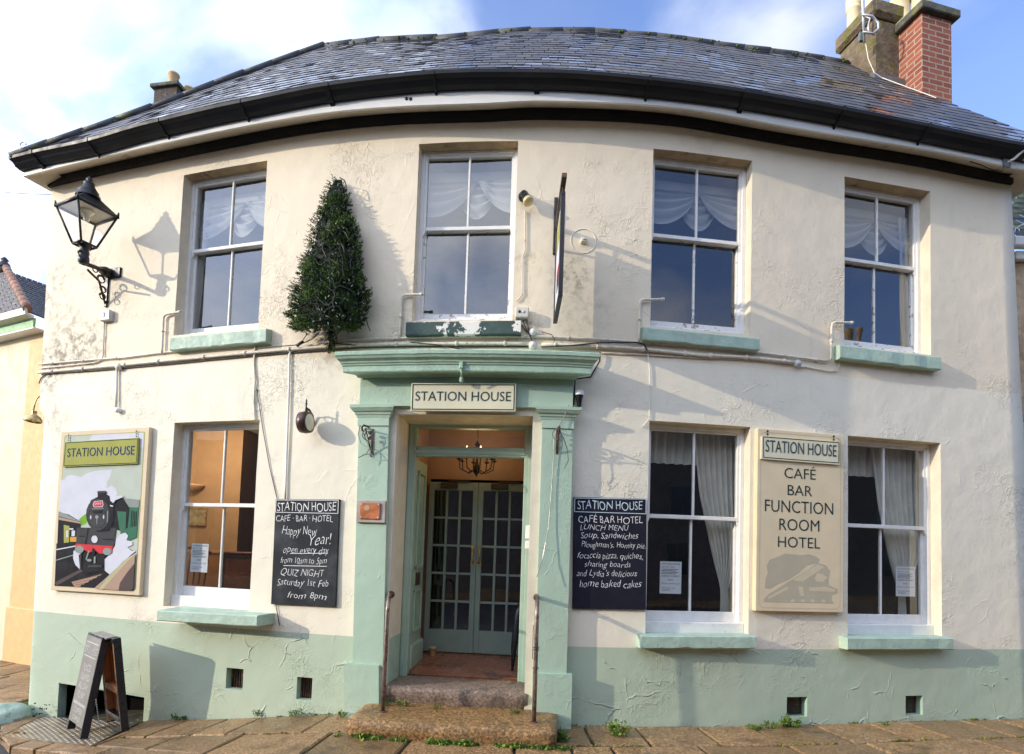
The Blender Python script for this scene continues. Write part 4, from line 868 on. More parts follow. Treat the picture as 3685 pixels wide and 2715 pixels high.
# railway picture sign
CR = (150, 1500, 2.43)
B = Board([(224, 1553), (535, 1538), (504, 2143), (179, 2125)], .05, CR)
ts = thing('railway_sign', 'tall painted sign showing a black steam engine under a green STATION HOUSE plate', 'sign', B.F)
m2 = MB(); m2.box(B.F, -B.w/2, B.w/2, -B.h/2, B.h/2, -.05, 0, bev=.004); obj('board', m2, flat('sign_frame_buff', (.72, .60, .42)), ts)
PAL = [flat('print_sage', (.47, .52, .45)), flat('print_white', (.60, .61, .68)), flat('print_black', (.022, .022, .026)), flat('print_charcoal', (.06, .06, .063)), flat('print_red', (.62, .05, .06)), flat('print_green', (.05, .16, .10)),
       flat('print_leaf', (.17, .40, .04)), flat('print_brown', (.28, .17, .12)), flat('print_dark_brown', (.10, .075, .07)), flat('print_olive', (.36, .36, .10)), flat('print_grey', (.26, .30, .28)), flat('print_buff', (.42, .29, .22)), flat('print_sand', (.46, .44, .26)), flat('print_orange', (.62, .33, .05))]
m2 = MB(); zc = [0.001]
def pl(pts, m): zc[0] += .00025; B.poly(m2, pts, zc[0], m)
def circ(x, y, rx, ry, m, n=18): pl([(x+rx*math.cos(6.2832*k/n), y+ry*math.sin(6.2832*k/n)) for k in range(n)], m)
m2.poly(B.F, round_rect(B.w*.915, B.h*.945, .02), .001, 9); m2.poly(B.F, round_rect(B.w*.90, B.h*.935, .018), .0012, 0)
pl([(445, 157), (885, 140), (882, 268), (420, 200)], 1)
pl([(172, 545), (205, 540), (225, 510), (270, 500), (320, 510), (350, 520), (400, 485), (470, 465), (540, 460), (615, 455), (600, 520), (575, 560), (570, 620), (610, 590), (650, 620), (665, 670), (640, 680), (500, 760), (420, 850), (330, 890), (155, 830)], 1)
pl([(330, 885), (370, 850), (400, 835), (410, 870), (395, 920), (350, 945)], 6)
pl([(150, 820), (240, 845), (350, 910), (345, 950), (330, 1100), (136, 1110)], 2); pl([(152, 815), (235, 850), (345, 910), (150, 860)], 10); pl([(150, 865), (345, 912), (348, 925), (150, 890)], 11)
pl([(195, 935), (245, 945), (240, 1090), (195, 1095)], 9); pl([(215, 985), (235, 985), (232, 1045), (215, 1045)], 1); pl([(265, 985), (295, 985), (292, 1035), (263, 1035)], 1); pl([(250, 1042), (312, 1042), (310, 1085), (250, 1085)], 13); pl([(245, 965), (280, 965), (280, 978), (245, 978)], 1)
pl([(130, 1100), (330, 1095), (650, 1100), (832, 1170), (700, 1330), (560, 1500), (110, 1480)], 2)
pl([(130, 1150), (310, 1115), (310, 1125), (130, 1160)], 1); pl([(124, 1245), (290, 1195), (288, 1205), (122, 1255)], 10); pl([(110, 1450), (330, 1335), (390, 1330), (130, 1478)], 8)
for k in range(6): y = 1395+k*20; pl([(262+k*5, 1442+k*8-k*1), (530-k*36, 1370+k*20), (520-k*36, 1385+k*20), (265+k*5, 1452+k*8)], 7 if k % 2 == 0 else 11)
pl([(715, 700), (858, 715), (855, 782), (770, 780)], 10); pl([(680, 815), (770, 780), (853, 782), (838, 1045), (700, 1110), (690, 900)], 5); pl([(620, 690), (720, 700), (775, 790), (760, 960), (700, 990), (620, 960)], 2); pl([(665, 815), (745, 820), (740, 995), (690, 985)], 5)
for k in range(4): pl([(790+k*14, 810+k*2), (797+k*14, 810+k*2), (792+k*14, 955-k*3), (785+k*14, 955-k*3)], 2)
pl([(545, 1260), (560, 1240), (600, 1200), (650, 1120), (660, 1060), (700, 1015), (740, 1003), (765, 1030), (750, 1070), (800, 1080), (805, 1110), (760, 1130), (790, 1160), (832, 1165), (720, 1260), (610, 1380), (560, 1340)], 1)
pl([(285, 1165), (330, 1150), (350, 1190), (340, 1330), (300, 1290), (280, 1230)], 1)
pl([(330, 1200), (560, 1195), (560, 1340), (400, 1370), (340, 1325)], 2)
pl([(315, 958), (660, 962), (640, 1130), (308, 1115)], 3); pl([(335, 1030), (390, 1032), (390, 1042), (335, 1040)], 2); pl([(540, 1055), (640, 1060), (640, 1070), (540, 1066)], 2); pl([(410, 965), (425, 960), (400, 1110), (385, 1110)], 2)
pl([(498, 645), (572, 640), (568, 665), (610, 690), (640, 760), (640, 900), (600, 990), (500, 1000), (430, 930), (410, 800), (440, 720), (500, 690)], 2)
circ(500, 845, 103, 140, 3); circ(495, 872, 84, 92, 2); circ(495, 872, 80, 88, 3); pl([(500, 640), (572, 638), (575, 655), (495, 660)], 3); pl([(450, 812), (545, 806), (545, 834), (460, 836)], 2); pl([(450, 792), (552, 790), (552, 796), (450, 798)], 10)
circ(493, 866, 15, 15, 10); pl([(490, 870), (497, 870), (496, 930), (491, 930)], 10); circ(440, 868, 6, 18, 1); circ(553, 865, 6, 18, 1); pl([(583, 815), (592, 812), (588, 915), (580, 910)], 10)
pl([(470, 728), (545, 722), (552, 760), (545, 780), (468, 782), (458, 760)], 1); pl([(474, 732), (541, 727), (547, 760), (541, 774), (472, 777), (464, 760)], 4)
pl([(308, 1102), (635, 1122), (625, 1185), (520, 1190), (480, 1160), (430, 1180), (370, 1150), (305, 1150)], 4); circ(474, 1062, 28, 33, 1); circ(340, 1152, 40, 33, 10); circ(585, 1170, 38, 32, 10)
pl([(395, 1240), (420, 1160), (430, 1165), (405, 1245)], 10); pl([(470, 1215), (484, 1215), (482, 1275), (466, 1275)], 10); pl([(455, 1140), (480, 1145), (478, 1200), (452, 1200)], 2); circ(428, 1248, 22, 12, 10)
pl([(345, 1190), (360, 1190), (358, 1325), (343, 1325)], 3); pl([(420, 1290), (540, 1290), (540, 1312), (420, 1312)], 3)
pl([(832, 1180), (700, 1290), (560, 1420), (470, 1500), (690, 1515), (820, 1400)], 11); pl([(832, 1185), (760, 1230), (600, 1390), (515, 1505), (545, 1508), (640, 1400), (770, 1250), (832, 1200)], 12); pl([(826, 1275), (760, 1360), (700, 1450), (688, 1515), (800, 1517), (818, 1490)], 8)
pl([(610, 690), (650, 680), (700, 685), (715, 675), (720, 695), (660, 720), (640, 745), (615, 725)], 1); pl([(612, 760), (640, 768), (636, 778), (612, 772)], 1)
B.text(m2, 'SMMI', 478, 740, 536, 764, zc[0]+.0008, 1)
obj('picture', m2, PAL, ts)
m2 = MB(); c = [B.q(*p) for p in ((228, 222), (858, 188), (848, 408), (206, 432))]; m2.prism(B.F, c, .005, .022, 0)
for p, q in (((232, 228), (852, 196)), ((852, 196), (842, 400)), ((842, 400), (216, 422)), ((216, 422), (232, 228))): B.line(m2, [p, q], .007, .0235, 1)
B.text(m2, 'STATION HOUSE', 244, 269, 821, 342, .024, 2, thin=-.004); B.text(m2, 'STATION HOUSE', 248, 265, 826, 338, .0247, 1, thin=-.004)
obj('hanging_name_plate', m2, [PAL[9], ink_green, shade_grey], ts)
m2 = MB()
for x, y in ((252, 150), (834, 120)):
    for k in range(4): p = B.q(x, y+10+k*22); m2.lathe(B.F @ Matrix.Translation((p[0], p[1], .014)), [(.005, 0), (.008, .002), (.011, 0), (.008, -.002), (.005, 0)], 8)
obj('chain', m2, iron_m, ts)
# chalkboards
CR = (900, 1400, 2.065)
B = Board([(989, 1797), (1218, 1798), (1210, 2185), (977, 2175)], .03, CR)
cb1 = thing('chalkboard', 'dusty grey chalkboard reading Happy New Year and quiz night, left of the door', 'chalkboard', B.F)
m2 = MB(); m2.box(B.F, -B.w/2, B.w/2, -B.h/2, B.h/2, -.03, 0, bev=.003); obj('board', m2, slate_board_m, cb1)
def T(t, x0, y0, x1, y1, th=-.016, sh=.24, j=.06):
    m = MB(); B.text(m, t, x0, y0, x1, y1, .002, thin=th, shear=sh, jit=j); obj('chalk_line', m, TM[0], TM[1])
TM = [chalk_m, cb1]
T('STATION HOUSE', 200, 838, 636, 914, -.008, .02); T('CAFE · BAR · HOTEL', 190, 935, 612, 990, -.014, .02); T('Happy New', 235, 1014, 497, 1112); T('Year!', 440, 1070, 602, 1165); T('open every day', 248, 1172, 583, 1236); T('from 10am to 5pm', 230, 1250, 572, 1310); T('QUIZ NIGHT', 232, 1334, 552, 1396); T('Saturday 1st Feb', 208, 1412, 586, 1484); T('from 8pm', 283, 1510, 575, 1572)
for ln in ([(190, 826), (650, 828)], [(650, 828), (648, 926)], [(648, 926), (186, 916)], [(186, 916), (190, 826)], [(300, 1222), (580, 1220)], [(250, 1312), (572, 1318)]): m2 = MB(); B.line(m2, ln, .006, .002); obj('chalk_stroke', m2, chalk_m, cb1)
CR = (2000, 1400, 1.944)
B = Board([(2062, 1789), (2326, 1795), (2326, 2195), (2063, 2192)], .03, CR)
cb2 = thing('chalkboard', 'near black chalkboard with the lunch menu, right of the door', 'chalkboard', B.F)
m2 = MB(); m2.box(B.F, -B.w/2, B.w/2, -B.h/2, B.h/2, -.03, 0, bev=.003); obj('board', m2, slate_board2_m, cb2)
TM = [chalk_m, cb2]; T('CAFÉ BAR HOTEL', 155, 878, 606, 948, -.012, .02); T('LUNCH MENU', 170, 950, 508, 996); T('Soup, Sandwiches', 175, 1004, 577, 1060); T("Ploughman's, Homity pie,", 180, 1070, 627, 1130); T('focaccia pizza, quiches,', 152, 1146, 610, 1208); T('sharing boards', 203, 1206, 522, 1266); T("and Lydia's delicious", 148, 1268, 570, 1326); T('home baked cakes', 170, 1338, 602, 1396)
TM = [chalk2_m, cb2]; T('STATION HOUSE', 148, 780, 606, 852, -.008, .02)
for ln in ([(128, 764), (630, 772)], [(630, 772), (629, 876)], [(629, 876), (126, 860)], [(126, 860), (128, 764)]): m2 = MB(); B.line(m2, ln, .006, .002); obj('chalk_stroke', m2, chalk2_m, cb2)
# copper plate on a board
B = Board([(1283, 1801), (1387, 1803), (1386, 1883), (1282, 1880)], .13)
cpn = thing('wall_plaque', 'orange copper plate screwed to a weathered grey board on the left pilaster', 'plaque', B.F)
m2 = MB(); m2.box(B.F, -B.w/2, B.w/2, -B.h/2, B.h/2, -.03, 0, bev=.004); obj('backing_board', m2, greywood_m, cpn)
m2 = MB(); m2.box(B.F, -B.w*.36, B.w*.33, -B.h*.34, B.h*.39, 0, .014, bev=.003)
for x, y in ((-.31, .32), (.28, .32), (.28, -.27), (-.31, -.27)): m2.lathe(B.F @ Matrix.Translation((B.w*x, B.h*y, .014)), [(.0, .004), (.007, .003), (.008, 0)], 8, 1)
m2.poly(B.F, [(-B.w*.12+.028*math.cos(k*.6283), B.h*.16+.028*math.sin(k*.6283)) for k in range(10)], .0152, 2)
obj('plate', m2, [copper_m, steel_m, M('pale_sticker_mark', (.5, .33, .18), .6)], cpn)
# paper notices in the windows
NOT = [(W_LO[0], [(689, 1956), (750, 1958), (746, 2062), (685, 2058)], 'white opening hours notice in the lower left window, in front of the chair'), (W_LO[1], [(2375, 2020), (2452, 2023), (2452, 2138), (2374, 2136)], 'white opening hours notice in the window beside the lunch menu board'), (W_LO[2], [(3223, 2039), (3292, 2041), (3294, 2148), (3226, 2146)], 'white opening hours notice in the lower window at the right end')]
for (F, w, h, d), px, lab in NOT:
    inv = F.inverted(); o = Vector((0, 0, CAMZ)); P = []
    for x, y in px:
        r_ = Vector(ray(x, y)); lo_, ld_ = inv @ o, inv.to_3x3() @ r_; k = (-d-.082-lo_.z)/ld_.z; P.append(F @ (lo_+ld_*k))
    Fn = FR(sum(P, Vector())/4, P[1]+P[2]-P[0]-P[3], P[0]+P[1]-P[2]-P[3]); w2 = (P[1]-P[0]).length/2; h2 = (P[0]-P[3]).length/2
    nt_ = thing('opening_notice', lab, 'notice', Fn, 'opening hours notices in the windows')
    m2 = MB(); m2.box(Fn, -w2, w2, -h2, h2, -.002, 0); obj('sheet', m2, paper_m, nt_)
    m2 = MB(); X = lambda t, a, b, y0, y1: m2.text(Fn, t, a*w2, y0*h2, b*w2, y1*h2, .0012)
    X('STATION HOUSE', -.86, .86, .80, .90); X('Café . Bar . Hotel', -.86, .3, .62, .71)
    for k in range(4): m2.poly(Fn, [(-.86*w2, (.52-k*.09)*h2), ((.7-.2*(k % 2))*w2, (.52-k*.09)*h2), ((.7-.2*(k % 2))*w2, (.49-k*.09)*h2), (-.86*w2, (.49-k*.09)*h2)], .0012)
    X('OPEN EVERY', -.86, .86, .03, .14); X('DAY', -.25, .25, -.20, -.09); X('10 am until 5 pm', -.86, .86, -.44, -.32); X('And Later at the', -.8, .4, -.68, -.60); X('WEEKEND', -.8, -.0, -.82, -.74)
    obj('printed_text', m2, ink_m, nt_)

# ---------------------------------------------------------------- pipes, conduits, cables, small boxes on the front
def run(px, o=.02, st=.12):
    W_ = [wall(X, Y, o) for X, Y in px]; P = []
    for (a, za), (b, zb) in zip(W_, W_[1:]):
        k = max(1, int(math.hypot(b-a, zb-za)/st))
        P += [pt(a+(b-a)*i/k, za+(zb-za)*i/k, o) for i in range(k)]
    return P+[pt(W_[-1][0], W_[-1][1], o)]
def cable(name, px, r, m, label, cat, o=.02, group=None, clips=0):
    P = run(px, o); mb = MB(); mb.tube(P, r, 6)
    t = thing(name, label, cat, Matrix.Translation(P[len(P)//2]), group) if clips else None
    if not clips: return tag(obj(name, mb, m), label, cat, group)
    obj('pipe', mb, m, t)
    for k in range(clips):
        c = MB()
        p = P[int((k+.5)*len(P)/clips)]; q = P[min(len(P)-1, int((k+.5)*len(P)/clips)+1)]; d = (q-p).normalized()
        if d.length < .5: continue
        c.tube([p-d*.012, p+d*.012], r*1.55, 6); obj('clip', c, m, t)
cable('conduit', [(136, 1312), (300, 1298), (450, 1287), (583, 1270), (800, 1250), (960, 1236)], .010, pipe_m, 'thin cream pipe running under the upper left window sill from the left corner', 'conduit', clips=6)
cable('conduit', [(138, 1342), (300, 1328), (421, 1317), (700, 1290), (1000, 1262), (1172, 1249), (1260, 1242), (1600, 1238), (1905, 1238)], .017, pipe_m, 'thick cream conduit above the cornice, from the left corner to the white junction', 'conduit', .025, clips=11)
cable('conduit', [(1160, 1235), (1260, 1223), (1418, 1218), (1700, 1212), (1950, 1212), (2286, 1231), (2649, 1260), (2979, 1301)], .012, pipe_m, 'long cream pipe passing under the middle upper window sills', 'conduit', clips=12)
cable('conduit', [(1947, 1241), (2150, 1248), (2315, 1258), (2513, 1279), (2685, 1287), (2865, 1306)], .018, pipe_m, 'thick cream conduit from the white junction to the grey round box at right', 'conduit', .026, clips=7)
cable('cable', [(136, 1327), (230, 1318), (340, 1306), (366, 1296), (371, 1280), (374, 1200), (376, 1152)], .008, pipe_m, 'thin cable dropping from the lantern box and turning along to the corner', 'cable', .015)
cable('cable', [(140, 1381), (148, 1360), (165, 1347), (420, 1329), (700, 1303), (1000, 1275), (1172, 1262), (1300, 1252), (1700, 1249), (1900, 1248)], .006, dark_cable_m, 'thin dark cable sagging below the thick left conduit', 'cable', .012)
cable('cable', [(421, 1322), (420, 1400), (418, 1466)], .013, white_m, 'short white drop pipe ending in a round cap above the railway sign', 'cable', .02)
cable('cable', [(919, 1246), (914, 1300), (918, 1370), (913, 1450), (917, 1508), (923, 1514)], .010, pipe_m, 'white cable hanging from the conduits to the lower left window corner', 'cable', .015)
cable('cable', [(924, 1400), (945, 1540), (970, 1680), (997, 1795)], .004, dark_cable_m, 'thin slanting wire down to the dusty chalkboard', 'wire', .012)
cable('cable', [(993, 2178), (999, 2215), (1006, 2252)], .004, dark_cable_m, 'short loose wire end below the dusty chalkboard', 'wire', .012)
cable('cable', [(1050, 1262), (1042, 1275), (1040, 1400), (1033, 1600), (1026, 1796)], .011, white_m, 'straight white conduit down to the top of the dusty chalkboard', 'conduit', .02)
cable('cable', [(1950, 1249), (2050, 1245), (2160, 1234), (2290, 1233), (2318, 1240), (2330, 1262)], .007, dark_cable_m, 'black cable looping over the cream conduits right of the cornice', 'cable', .05)
cable('cable', [(2330, 1262), (2338, 1330), (2339, 1420), (2336, 1510), (2312, 1538)], .005, white_m, 'thin white wire down to the top of the window by the lunch menu board', 'wire', .012)
cable('cable', [(2160, 1268), (2158, 1300), (2125, 1358), (2070, 1365), (2066, 1420), (2064, 1458)], .009, dark_cable_m, 'black cable round the right end of the cornice', 'cable', .03)
cable('cable', [(1480, 1233), (1560, 1240), (1660, 1258), (1740, 1262)], .006, dark_cable_m, 'black cable lying across the top of the cornice', 'cable', .04)
cable('cable', [(2160, 1270), (2500, 1289), (2685, 1296), (2835, 1307), (2860, 1318), (2900, 1322), (2985, 1337), (3012, 1336), (3020, 1318), (3021, 1252)], .006, pipe_m, 'thin cable under the grey round box, rising beside the right sill', 'cable', .012)
cable('cable', [(1889, 758), (1890, 900), (1880, 925), (1880, 1060), (1860, 1085)], .007, pipe_m, 'thin cream cable from the spotlight down to its box', 'cable', .015)
OVL = ['beside the left upper window', 'beside the window above the door', 'beside the upper window right of the hanging sign', 'beside the upper window at the right end']
for lab, px in zip(OVL, ([(648, 1123), (602, 1131), (592, 1136), (588, 1145), (583, 1268)], [(1518, 1060), (1462, 1062), (1449, 1066), (1445, 1076), (1438, 1215)], [(2386, 1078), (2318, 1079), (2306, 1083), (2303, 1094), (2299, 1230)], [(3066, 1162), (3006, 1161), (2996, 1165), (2993, 1178), (2989, 1300)])):
    P = run(px, .028, .03); mb = MB(); mb.tube(P, .013, 8); t = thing('overflow_pipe', 'white hooked overflow pipe '+lab, 'pipe', Matrix.Translation(P[-1]), 'overflow pipes beside the upper windows'); obj('pipe', mb, pipe_m, t)
    c = MB(); d = (P[0]-P[1]).normalized(); c.tube([P[0]-d*.02, P[0]+d*.012], .018, 8); q = P[int(len(P)*.62)]; c.tube([q-Vector((0, 0, .012)), q+Vector((0, 0, .012))], .018, 8); obj('coupling', c, pipe_m, t)
def disc(name, X, Y, r, dpt, m, label, cat):
    s, z = wall(X, Y, dpt); mb = MB(); mb.lathe(FW(s, z, 0), [(r, -.01), (r, dpt*.8), (r*.9, dpt), (r*.15, dpt), (r*.1, dpt+.004)], 18); return tag(obj(name, mb, m), label, cat)
disc('junction_box', 2875, 1307, .038, .05, grey_plastic_m, 'grey round junction box near the right upper sill', 'junction box')
disc('junction_box', 421, 1318, .040, .05, pipe_m, 'round cream junction box on the left conduit', 'junction box')
disc('junction_box', 418, 1476, .030, .045, white_m, 'round white cap at the foot of the short drop pipe', 'junction box')
disc('junction_box', 1917, 1194, .036, .05, white_m, 'round white junction box just above the pipes by the spotlight box', 'junction box')
disc('junction_box', 1916, 1240, .036, .06, white_m, 'round white junction box on the conduits right of the cornice centre', 'junction box')
def wbox(name, X0, Y0, X1, Y1, dep, m, label, cat, parts=None):
    a = wall(X0, Y0, dep); b = wall(X1, Y1, dep); F = FW((a[0]+b[0])/2, b[1], 0); w, h = b[0]-a[0], a[1]-b[1]
    t = thing(name, label, cat, F); mb = MB(); mb.box(F, -w/2, w/2, 0, h, -.01, dep, bev=.008); obj('box', mb, m, t); return t, F, w, h
t, F, w, h = wbox('lamp_box', 359, 1118, 392, 1151, .06, grey_plastic_m, 'small grey box marked 3 below the wall lantern', 'junction box')
m2 = MB(); m2.text(F, '3', -.018, h*.3, .014, h*.72, .062); obj('number', m2, ink_m, t)
t, F, w, h = wbox('control_box', 1855, 1103, 1902, 1143, .09, M('beige_plastic', (.60, .58, .52), .5), 'beige control box with two buttons right of the window above the door', 'control box')
for x, mm in ((-.02, dark_cable_m), (.02, grey_plastic_m)): m2 = MB(); m2.lathe(F @ Matrix.Translation((x-.005, h*.52, .09)), [(.014, 0), (.013, .006), (.0, .007)], 12); obj('button', m2, mm, t)
m2 = MB()
for k in range(6): m2.tube(run([(1868+k*5, 1143), (1872+k*6+rnd.uniform(-6, 6), 1165), (1890+k*3, 1190), (1905+k*2, 1200+k*6)], .02+.004*k, .04), .003, 4)
m2.tube(run([(1950, 1195), (1985, 1205), (1997, 1225), (1992, 1236), (1960, 1240)], .03, .03), .004, 5); obj('loose_wires', m2, dark_cable_m, t)
# old alarm base and its ring
s, z = wall(2102, 859, .05); F = FW(s, z, 0); t = thing('alarm_base', 'cream bell box base with a raised ring right of the hanging sign', 'alarm base', F)
m2 = MB(); m2.box(F, -.03, .03, -.03, .03, -.01, .05, bev=.006); m2.box(F, -.012, .03, -.012, .012, .05, .062, bev=.003); obj('box', m2, pipe_m, t)
m2 = MB(); m2.lathe(F, [(.118, -.012), (.123, .004), (.129, .004), (.134, -.012)], 36); obj('ring', m2, wall_m, t)
# spotlight
s, z = wall(1883, 703, .04); F = FW(s, z, 0); t = thing('spotlight', 'black spotlight with a yellowed bulb between the window above the door and the hanging sign', 'spotlight', F)
m2 = MB(); m2.lathe(F, [(.05, -.01), (.05, .03), (.035, .05), (.02, .07), (.02, .09)], 16); obj('mounting', m2, black_m, t)
a = F @ Vector((0, .01, .07)); b = F @ Vector((.055, -.10, .10)); G = FR(a, (b-a).orthogonal(), (b-a).cross((b-a).orthogonal()), b-a); L_ = (b-a).length
m2 = MB(); m2.lathe(G, [(.028, 0), (.038, .02), (.042, L_*.6), (.05, L_*.75)], 16); obj('housing', m2, black_m, t)
m2 = MB(); m2.lathe(G, [(.044, L_*.72), (.055, L_*.95), (.056, L_*1.05), (.045, L_*1.14), (.0, L_*1.18)], 18); obj('bulb', m2, M('yellowed_bulb_glass', (.72, .58, .28), .2, spec=.7), t)
# hanging sign seen edge on
F = FW(*wall(1999, 930), 0); HS = thing('hanging_sign', 'double sided hanging sign in a black frame seen edge-on from below', 'sign', F)
zt, zb = 4.80, 3.86; z0 = wall(1999, 930)[1]; o0, o1 = .14, .76
zti = zt-z0; zbi = zb-z0
m2 = MB(); m2.box(F, -.03, .01, wall(1999, 919)[1]-z0, wall(1999, 716)[1]-z0, -.01, .03, bev=.004); obj('wall_bar', m2, iron_m, HS)
G = F @ Matrix.Translation((.006, 0, 0)) @ Matrix.Rotation(-math.pi/2, 4, 'Y')      # x outwards from the wall
m2 = MB(); m2.box(G, .02, .84, zti+.07, zti+.115, -.022, .022, bev=.004); m2.tube([G @ Vector(p) for p in ((.02, zti-.12, 0), (.5, zti+.07, 0))], .011, 6)
for x in (o0+.06, o1-.06): m2.tube([G @ Vector((x, zti+.07, 0)), G @ Vector((x, zti-.0, 0))], .008, 5)
obj('bracket', m2, rust_m, HS)
m2 = MB()
for a_, b_, c_2, d_2 in ((o0, o1, zti-.03, zti), (o0, o1, zbi, zbi+.03), (o0, o0+.03, zbi+.03, zti-.03), (o1-.03, o1, zbi+.03, zti-.03)): m2.box(G, a_, b_, c_2, d_2, -.02, .02, bev=.003)
obj('frame', m2, iron_m, HS)
m2 = MB(); m2.box(G, o0+.03, o1-.03, zbi+.03, zti-.03, -.008, .008)
for sg in (-1, 1):
    m2.quad(*[G @ Vector(p) for p in ((o0+.06, zti-.30, sg*.0095), (o1-.06, zti-.30, sg*.0095), (o1-.06, zti-.08, sg*.0095), (o0+.06, zti-.08, sg*.0095))], m=1)
    m2.quad(*[G @ Vector(p) for p in ((o0+.2, zbi+.2, sg*.0095), (o1-.2, zbi+.2, sg*.0095), (o1-.2, zti-.55, sg*.0095), (o0+.2, zti-.55, sg*.0095))], m=2)
    m2.quad(*[G @ Vector(p) for p in ((o0+.2, zbi+.32, sg*.011), (o1-.2, zbi+.32, sg*.011), (o1-.2, zbi+.40, sg*.011), (o0+.2, zbi+.40, sg*.011))], m=3)
obj('panel', m2, [PAL[1], PAL[9], PAL[3], PAL[4]], HS)
# dome camera
s, z = wall(2085, 1430, .08); F = FW(s, z, 0); t = thing('dome_camera', 'small black and white dome camera under the right end of the cornice', 'camera', F)
V = F @ Matrix.Translation((0, .02, .07)) @ Matrix.Rotation(-math.pi/2, 4, 'X')
m2 = MB(); m2.box(F, -.015, .015, .02, .05, -.01, .06); m2.lathe(V, [(.045, .0), (.045, .02), (.038, .045), (.015, .055)], 16); obj('cap', m2, white_m, t)
m2 = MB(); m2.lathe(V, [(.006, -.115), (.022, -.11), (.028, -.05), (.04, -.01), (.042, 0)], 16); obj('body', m2, black_m, t)
# round double sided bracket sign (seen side on)
s, z = wall(1099, 1521, .16); F = FW(s, z, .16); t = thing('round_sign', 'small round brown double sided sign on an iron scroll bracket above the dusty chalkboard', 'sign', F)
G = F @ Matrix.Rotation(R(92), 4, 'Y')
m2 = MB(); m2.lathe(G, [(.085, -.048), (.105, -.045), (.108, -.015), (.112, 0), (.108, .015), (.105, .045), (.085, .048)], 28); obj('drum', m2, M('brown_painted_metal', (.07, .03, .022), .4, var=.2), t)
for sg in (-1, 1): m2 = MB(); m2.lathe(G, [(.084, sg*.048), (.07, sg*.056), (.0, sg*.06)], 24); obj('face', m2, M('cream_enamel', (.72, .66, .52), .35), t)
m2 = MB(); m2.tube([F @ Vector(p) for p in ((0, .105, 0), (0, .20, 0))], [.012, .006], 8); m2.lathe(F @ Matrix.Translation((0, .205, 0)) @ Matrix.Rotation(-math.pi/2, 4, 'X'), [(.004, -.03), (.014, -.015), (.006, 0), (.010, .012), (.001, .04)], 8)
m2.tube([F @ Vector(p) for p in ((0, .15, .0), (0, .14, -.06), (0, .10, -.13), (0, .0, -.16))], .010, 6); m2.tube([F @ Vector((0, .12+.03*math.cos(k*.5), -.06+.03*math.sin(k*.5))) for k in range(12)], .006, 5); obj('bracket', m2, iron_m, t)
# ---------------------------------------------------------------- wall lantern
pa = wp(300, 950, .46); ya = pa.y
def lz(Y): return aty(310, Y, ya).z
LT = thing('wall_lantern', 'black four-sided glass street lantern on a scrolled iron bracket at the left corner', 'lantern', ZUP(pa))
ax = lambda z: Matrix.Translation((pa.x, pa.y, z))
m2 = MB(); m2.lathe(ax(0), [(.035, lz(952)), (.052, lz(946)), (.055, lz(930)), (.045, lz(922)), (.05, lz(915)), (.05, lz(908)), (.04, lz(900)), (.055, lz(888)), (.07, lz(884))], 14); obj('socket', m2, iron_m, LT)
zr, zbse, zcap = lz(762), lz(884), lz(704); CA = [R(20+90*k) for k in range(4)]
cr = lambda r, z, k: Vector((pa.x+r*math.cos(CA[k % 4]), pa.y+r*math.sin(CA[k % 4]), z))
rim, bas = .285, .112; m2 = MB()
for k in range(4):
    m2.tube([cr(bas, zbse, k), cr(rim, zr, k)], .0115, 6); m2.tube([cr(rim, zr, k), cr(rim, zr, k+1)], .017, 6); m2.tube([cr(bas, zbse, k), cr(bas, zbse, k+1)], .013, 6); m2.tube([cr(rim, zr-.01, k), cr(rim*1.04, zr+.055, k)], [.02, .007], 6)
obj('frame', m2, iron_m, LT)
m2 = MB()
for k in range(4): m2.quad(cr(bas, zbse, k), cr(bas, zbse, k+1), cr(rim, zr, k+1), cr(rim, zr, k))
obj('pane', m2, lantern_glass_m, LT)
m2 = MB()
for k in range(4): m2.quad(cr(rim*1.03, zr+.012, k), cr(rim*1.03, zr+.012, k+1), cr(.085, zcap, k+1), cr(.085, zcap, k)); m2.quad(cr(rim, zr+.008, k), cr(rim, zr+.008, k+1), Vector((pa.x, pa.y, zr+.02)), Vector((pa.x, pa.y, zr+.02)))  if False else None
obj('hood', m2, iron_m, LT)
m2 = MB(); m2.add([cr(rim*.98, zr+.006, k) for k in range(4)], [[0, 1, 2, 3]]); obj('reflector', m2, M('lantern_white_plate', (.62, .58, .5), .4), LT)
m2 = MB(); m2.lathe(ax(zr), [(.07, -.005), (.05, -.03), (.03, -.05), (.032, -.09), (.02, -.11), (.0, -.115)], 14); obj('bulb', m2, flagglass_m, LT)
m2 = MB(); h = lambda Y: lz(Y); m2.lathe(ax(0), [(.12, zcap-.03), (.115, zcap), (.09, h(697)), (.098, h(692)), (.085, h(686)), (.06, h(674)), (.05, h(664)), (.055, h(661)), (.03, h(656)), (.024, h(652)), (.034, h(647)), (.02, h(642)), (.006, h(636))], 18); obj('cap', m2, iron_m, LT)
sb, zbk = wall(392, 985); F = FW(sb, zbk, 0); inv = F.inverted(); la = inv @ Vector((pa.x, pa.y, lz(948)))
m2 = MB(); m2.box(F, -.02, .02, wall(387, 1106)[1]-zbk, .03, -.01, .022, bev=.003); m2.box(F, -.04, .20, -.07, .05, -.01, .02, bev=.006); m2.lathe(F @ Matrix.Translation((.02, -.01, 0)), [(.06, 0), (.06, .07), (.045, .1), (.03, .14)], 12); obj('wall_plate', m2, iron_m, LT)
m2 = MB(); m2.tube([F @ Vector((.01, -.01, .02)), F @ Vector((la.x*.5, la.y*.5+.01, la.z*.5)), F @ la], [.032, .024, .022], 8); zlow = wall(387, 1095)[1]-zbk
m2.tube([F @ Vector((0, zlow, .02)), F @ Vector((la.x*.25, zlow*.45, .15)), F @ Vector((la.x*.8, la.y-.03, la.z*.82))], .013, 6)
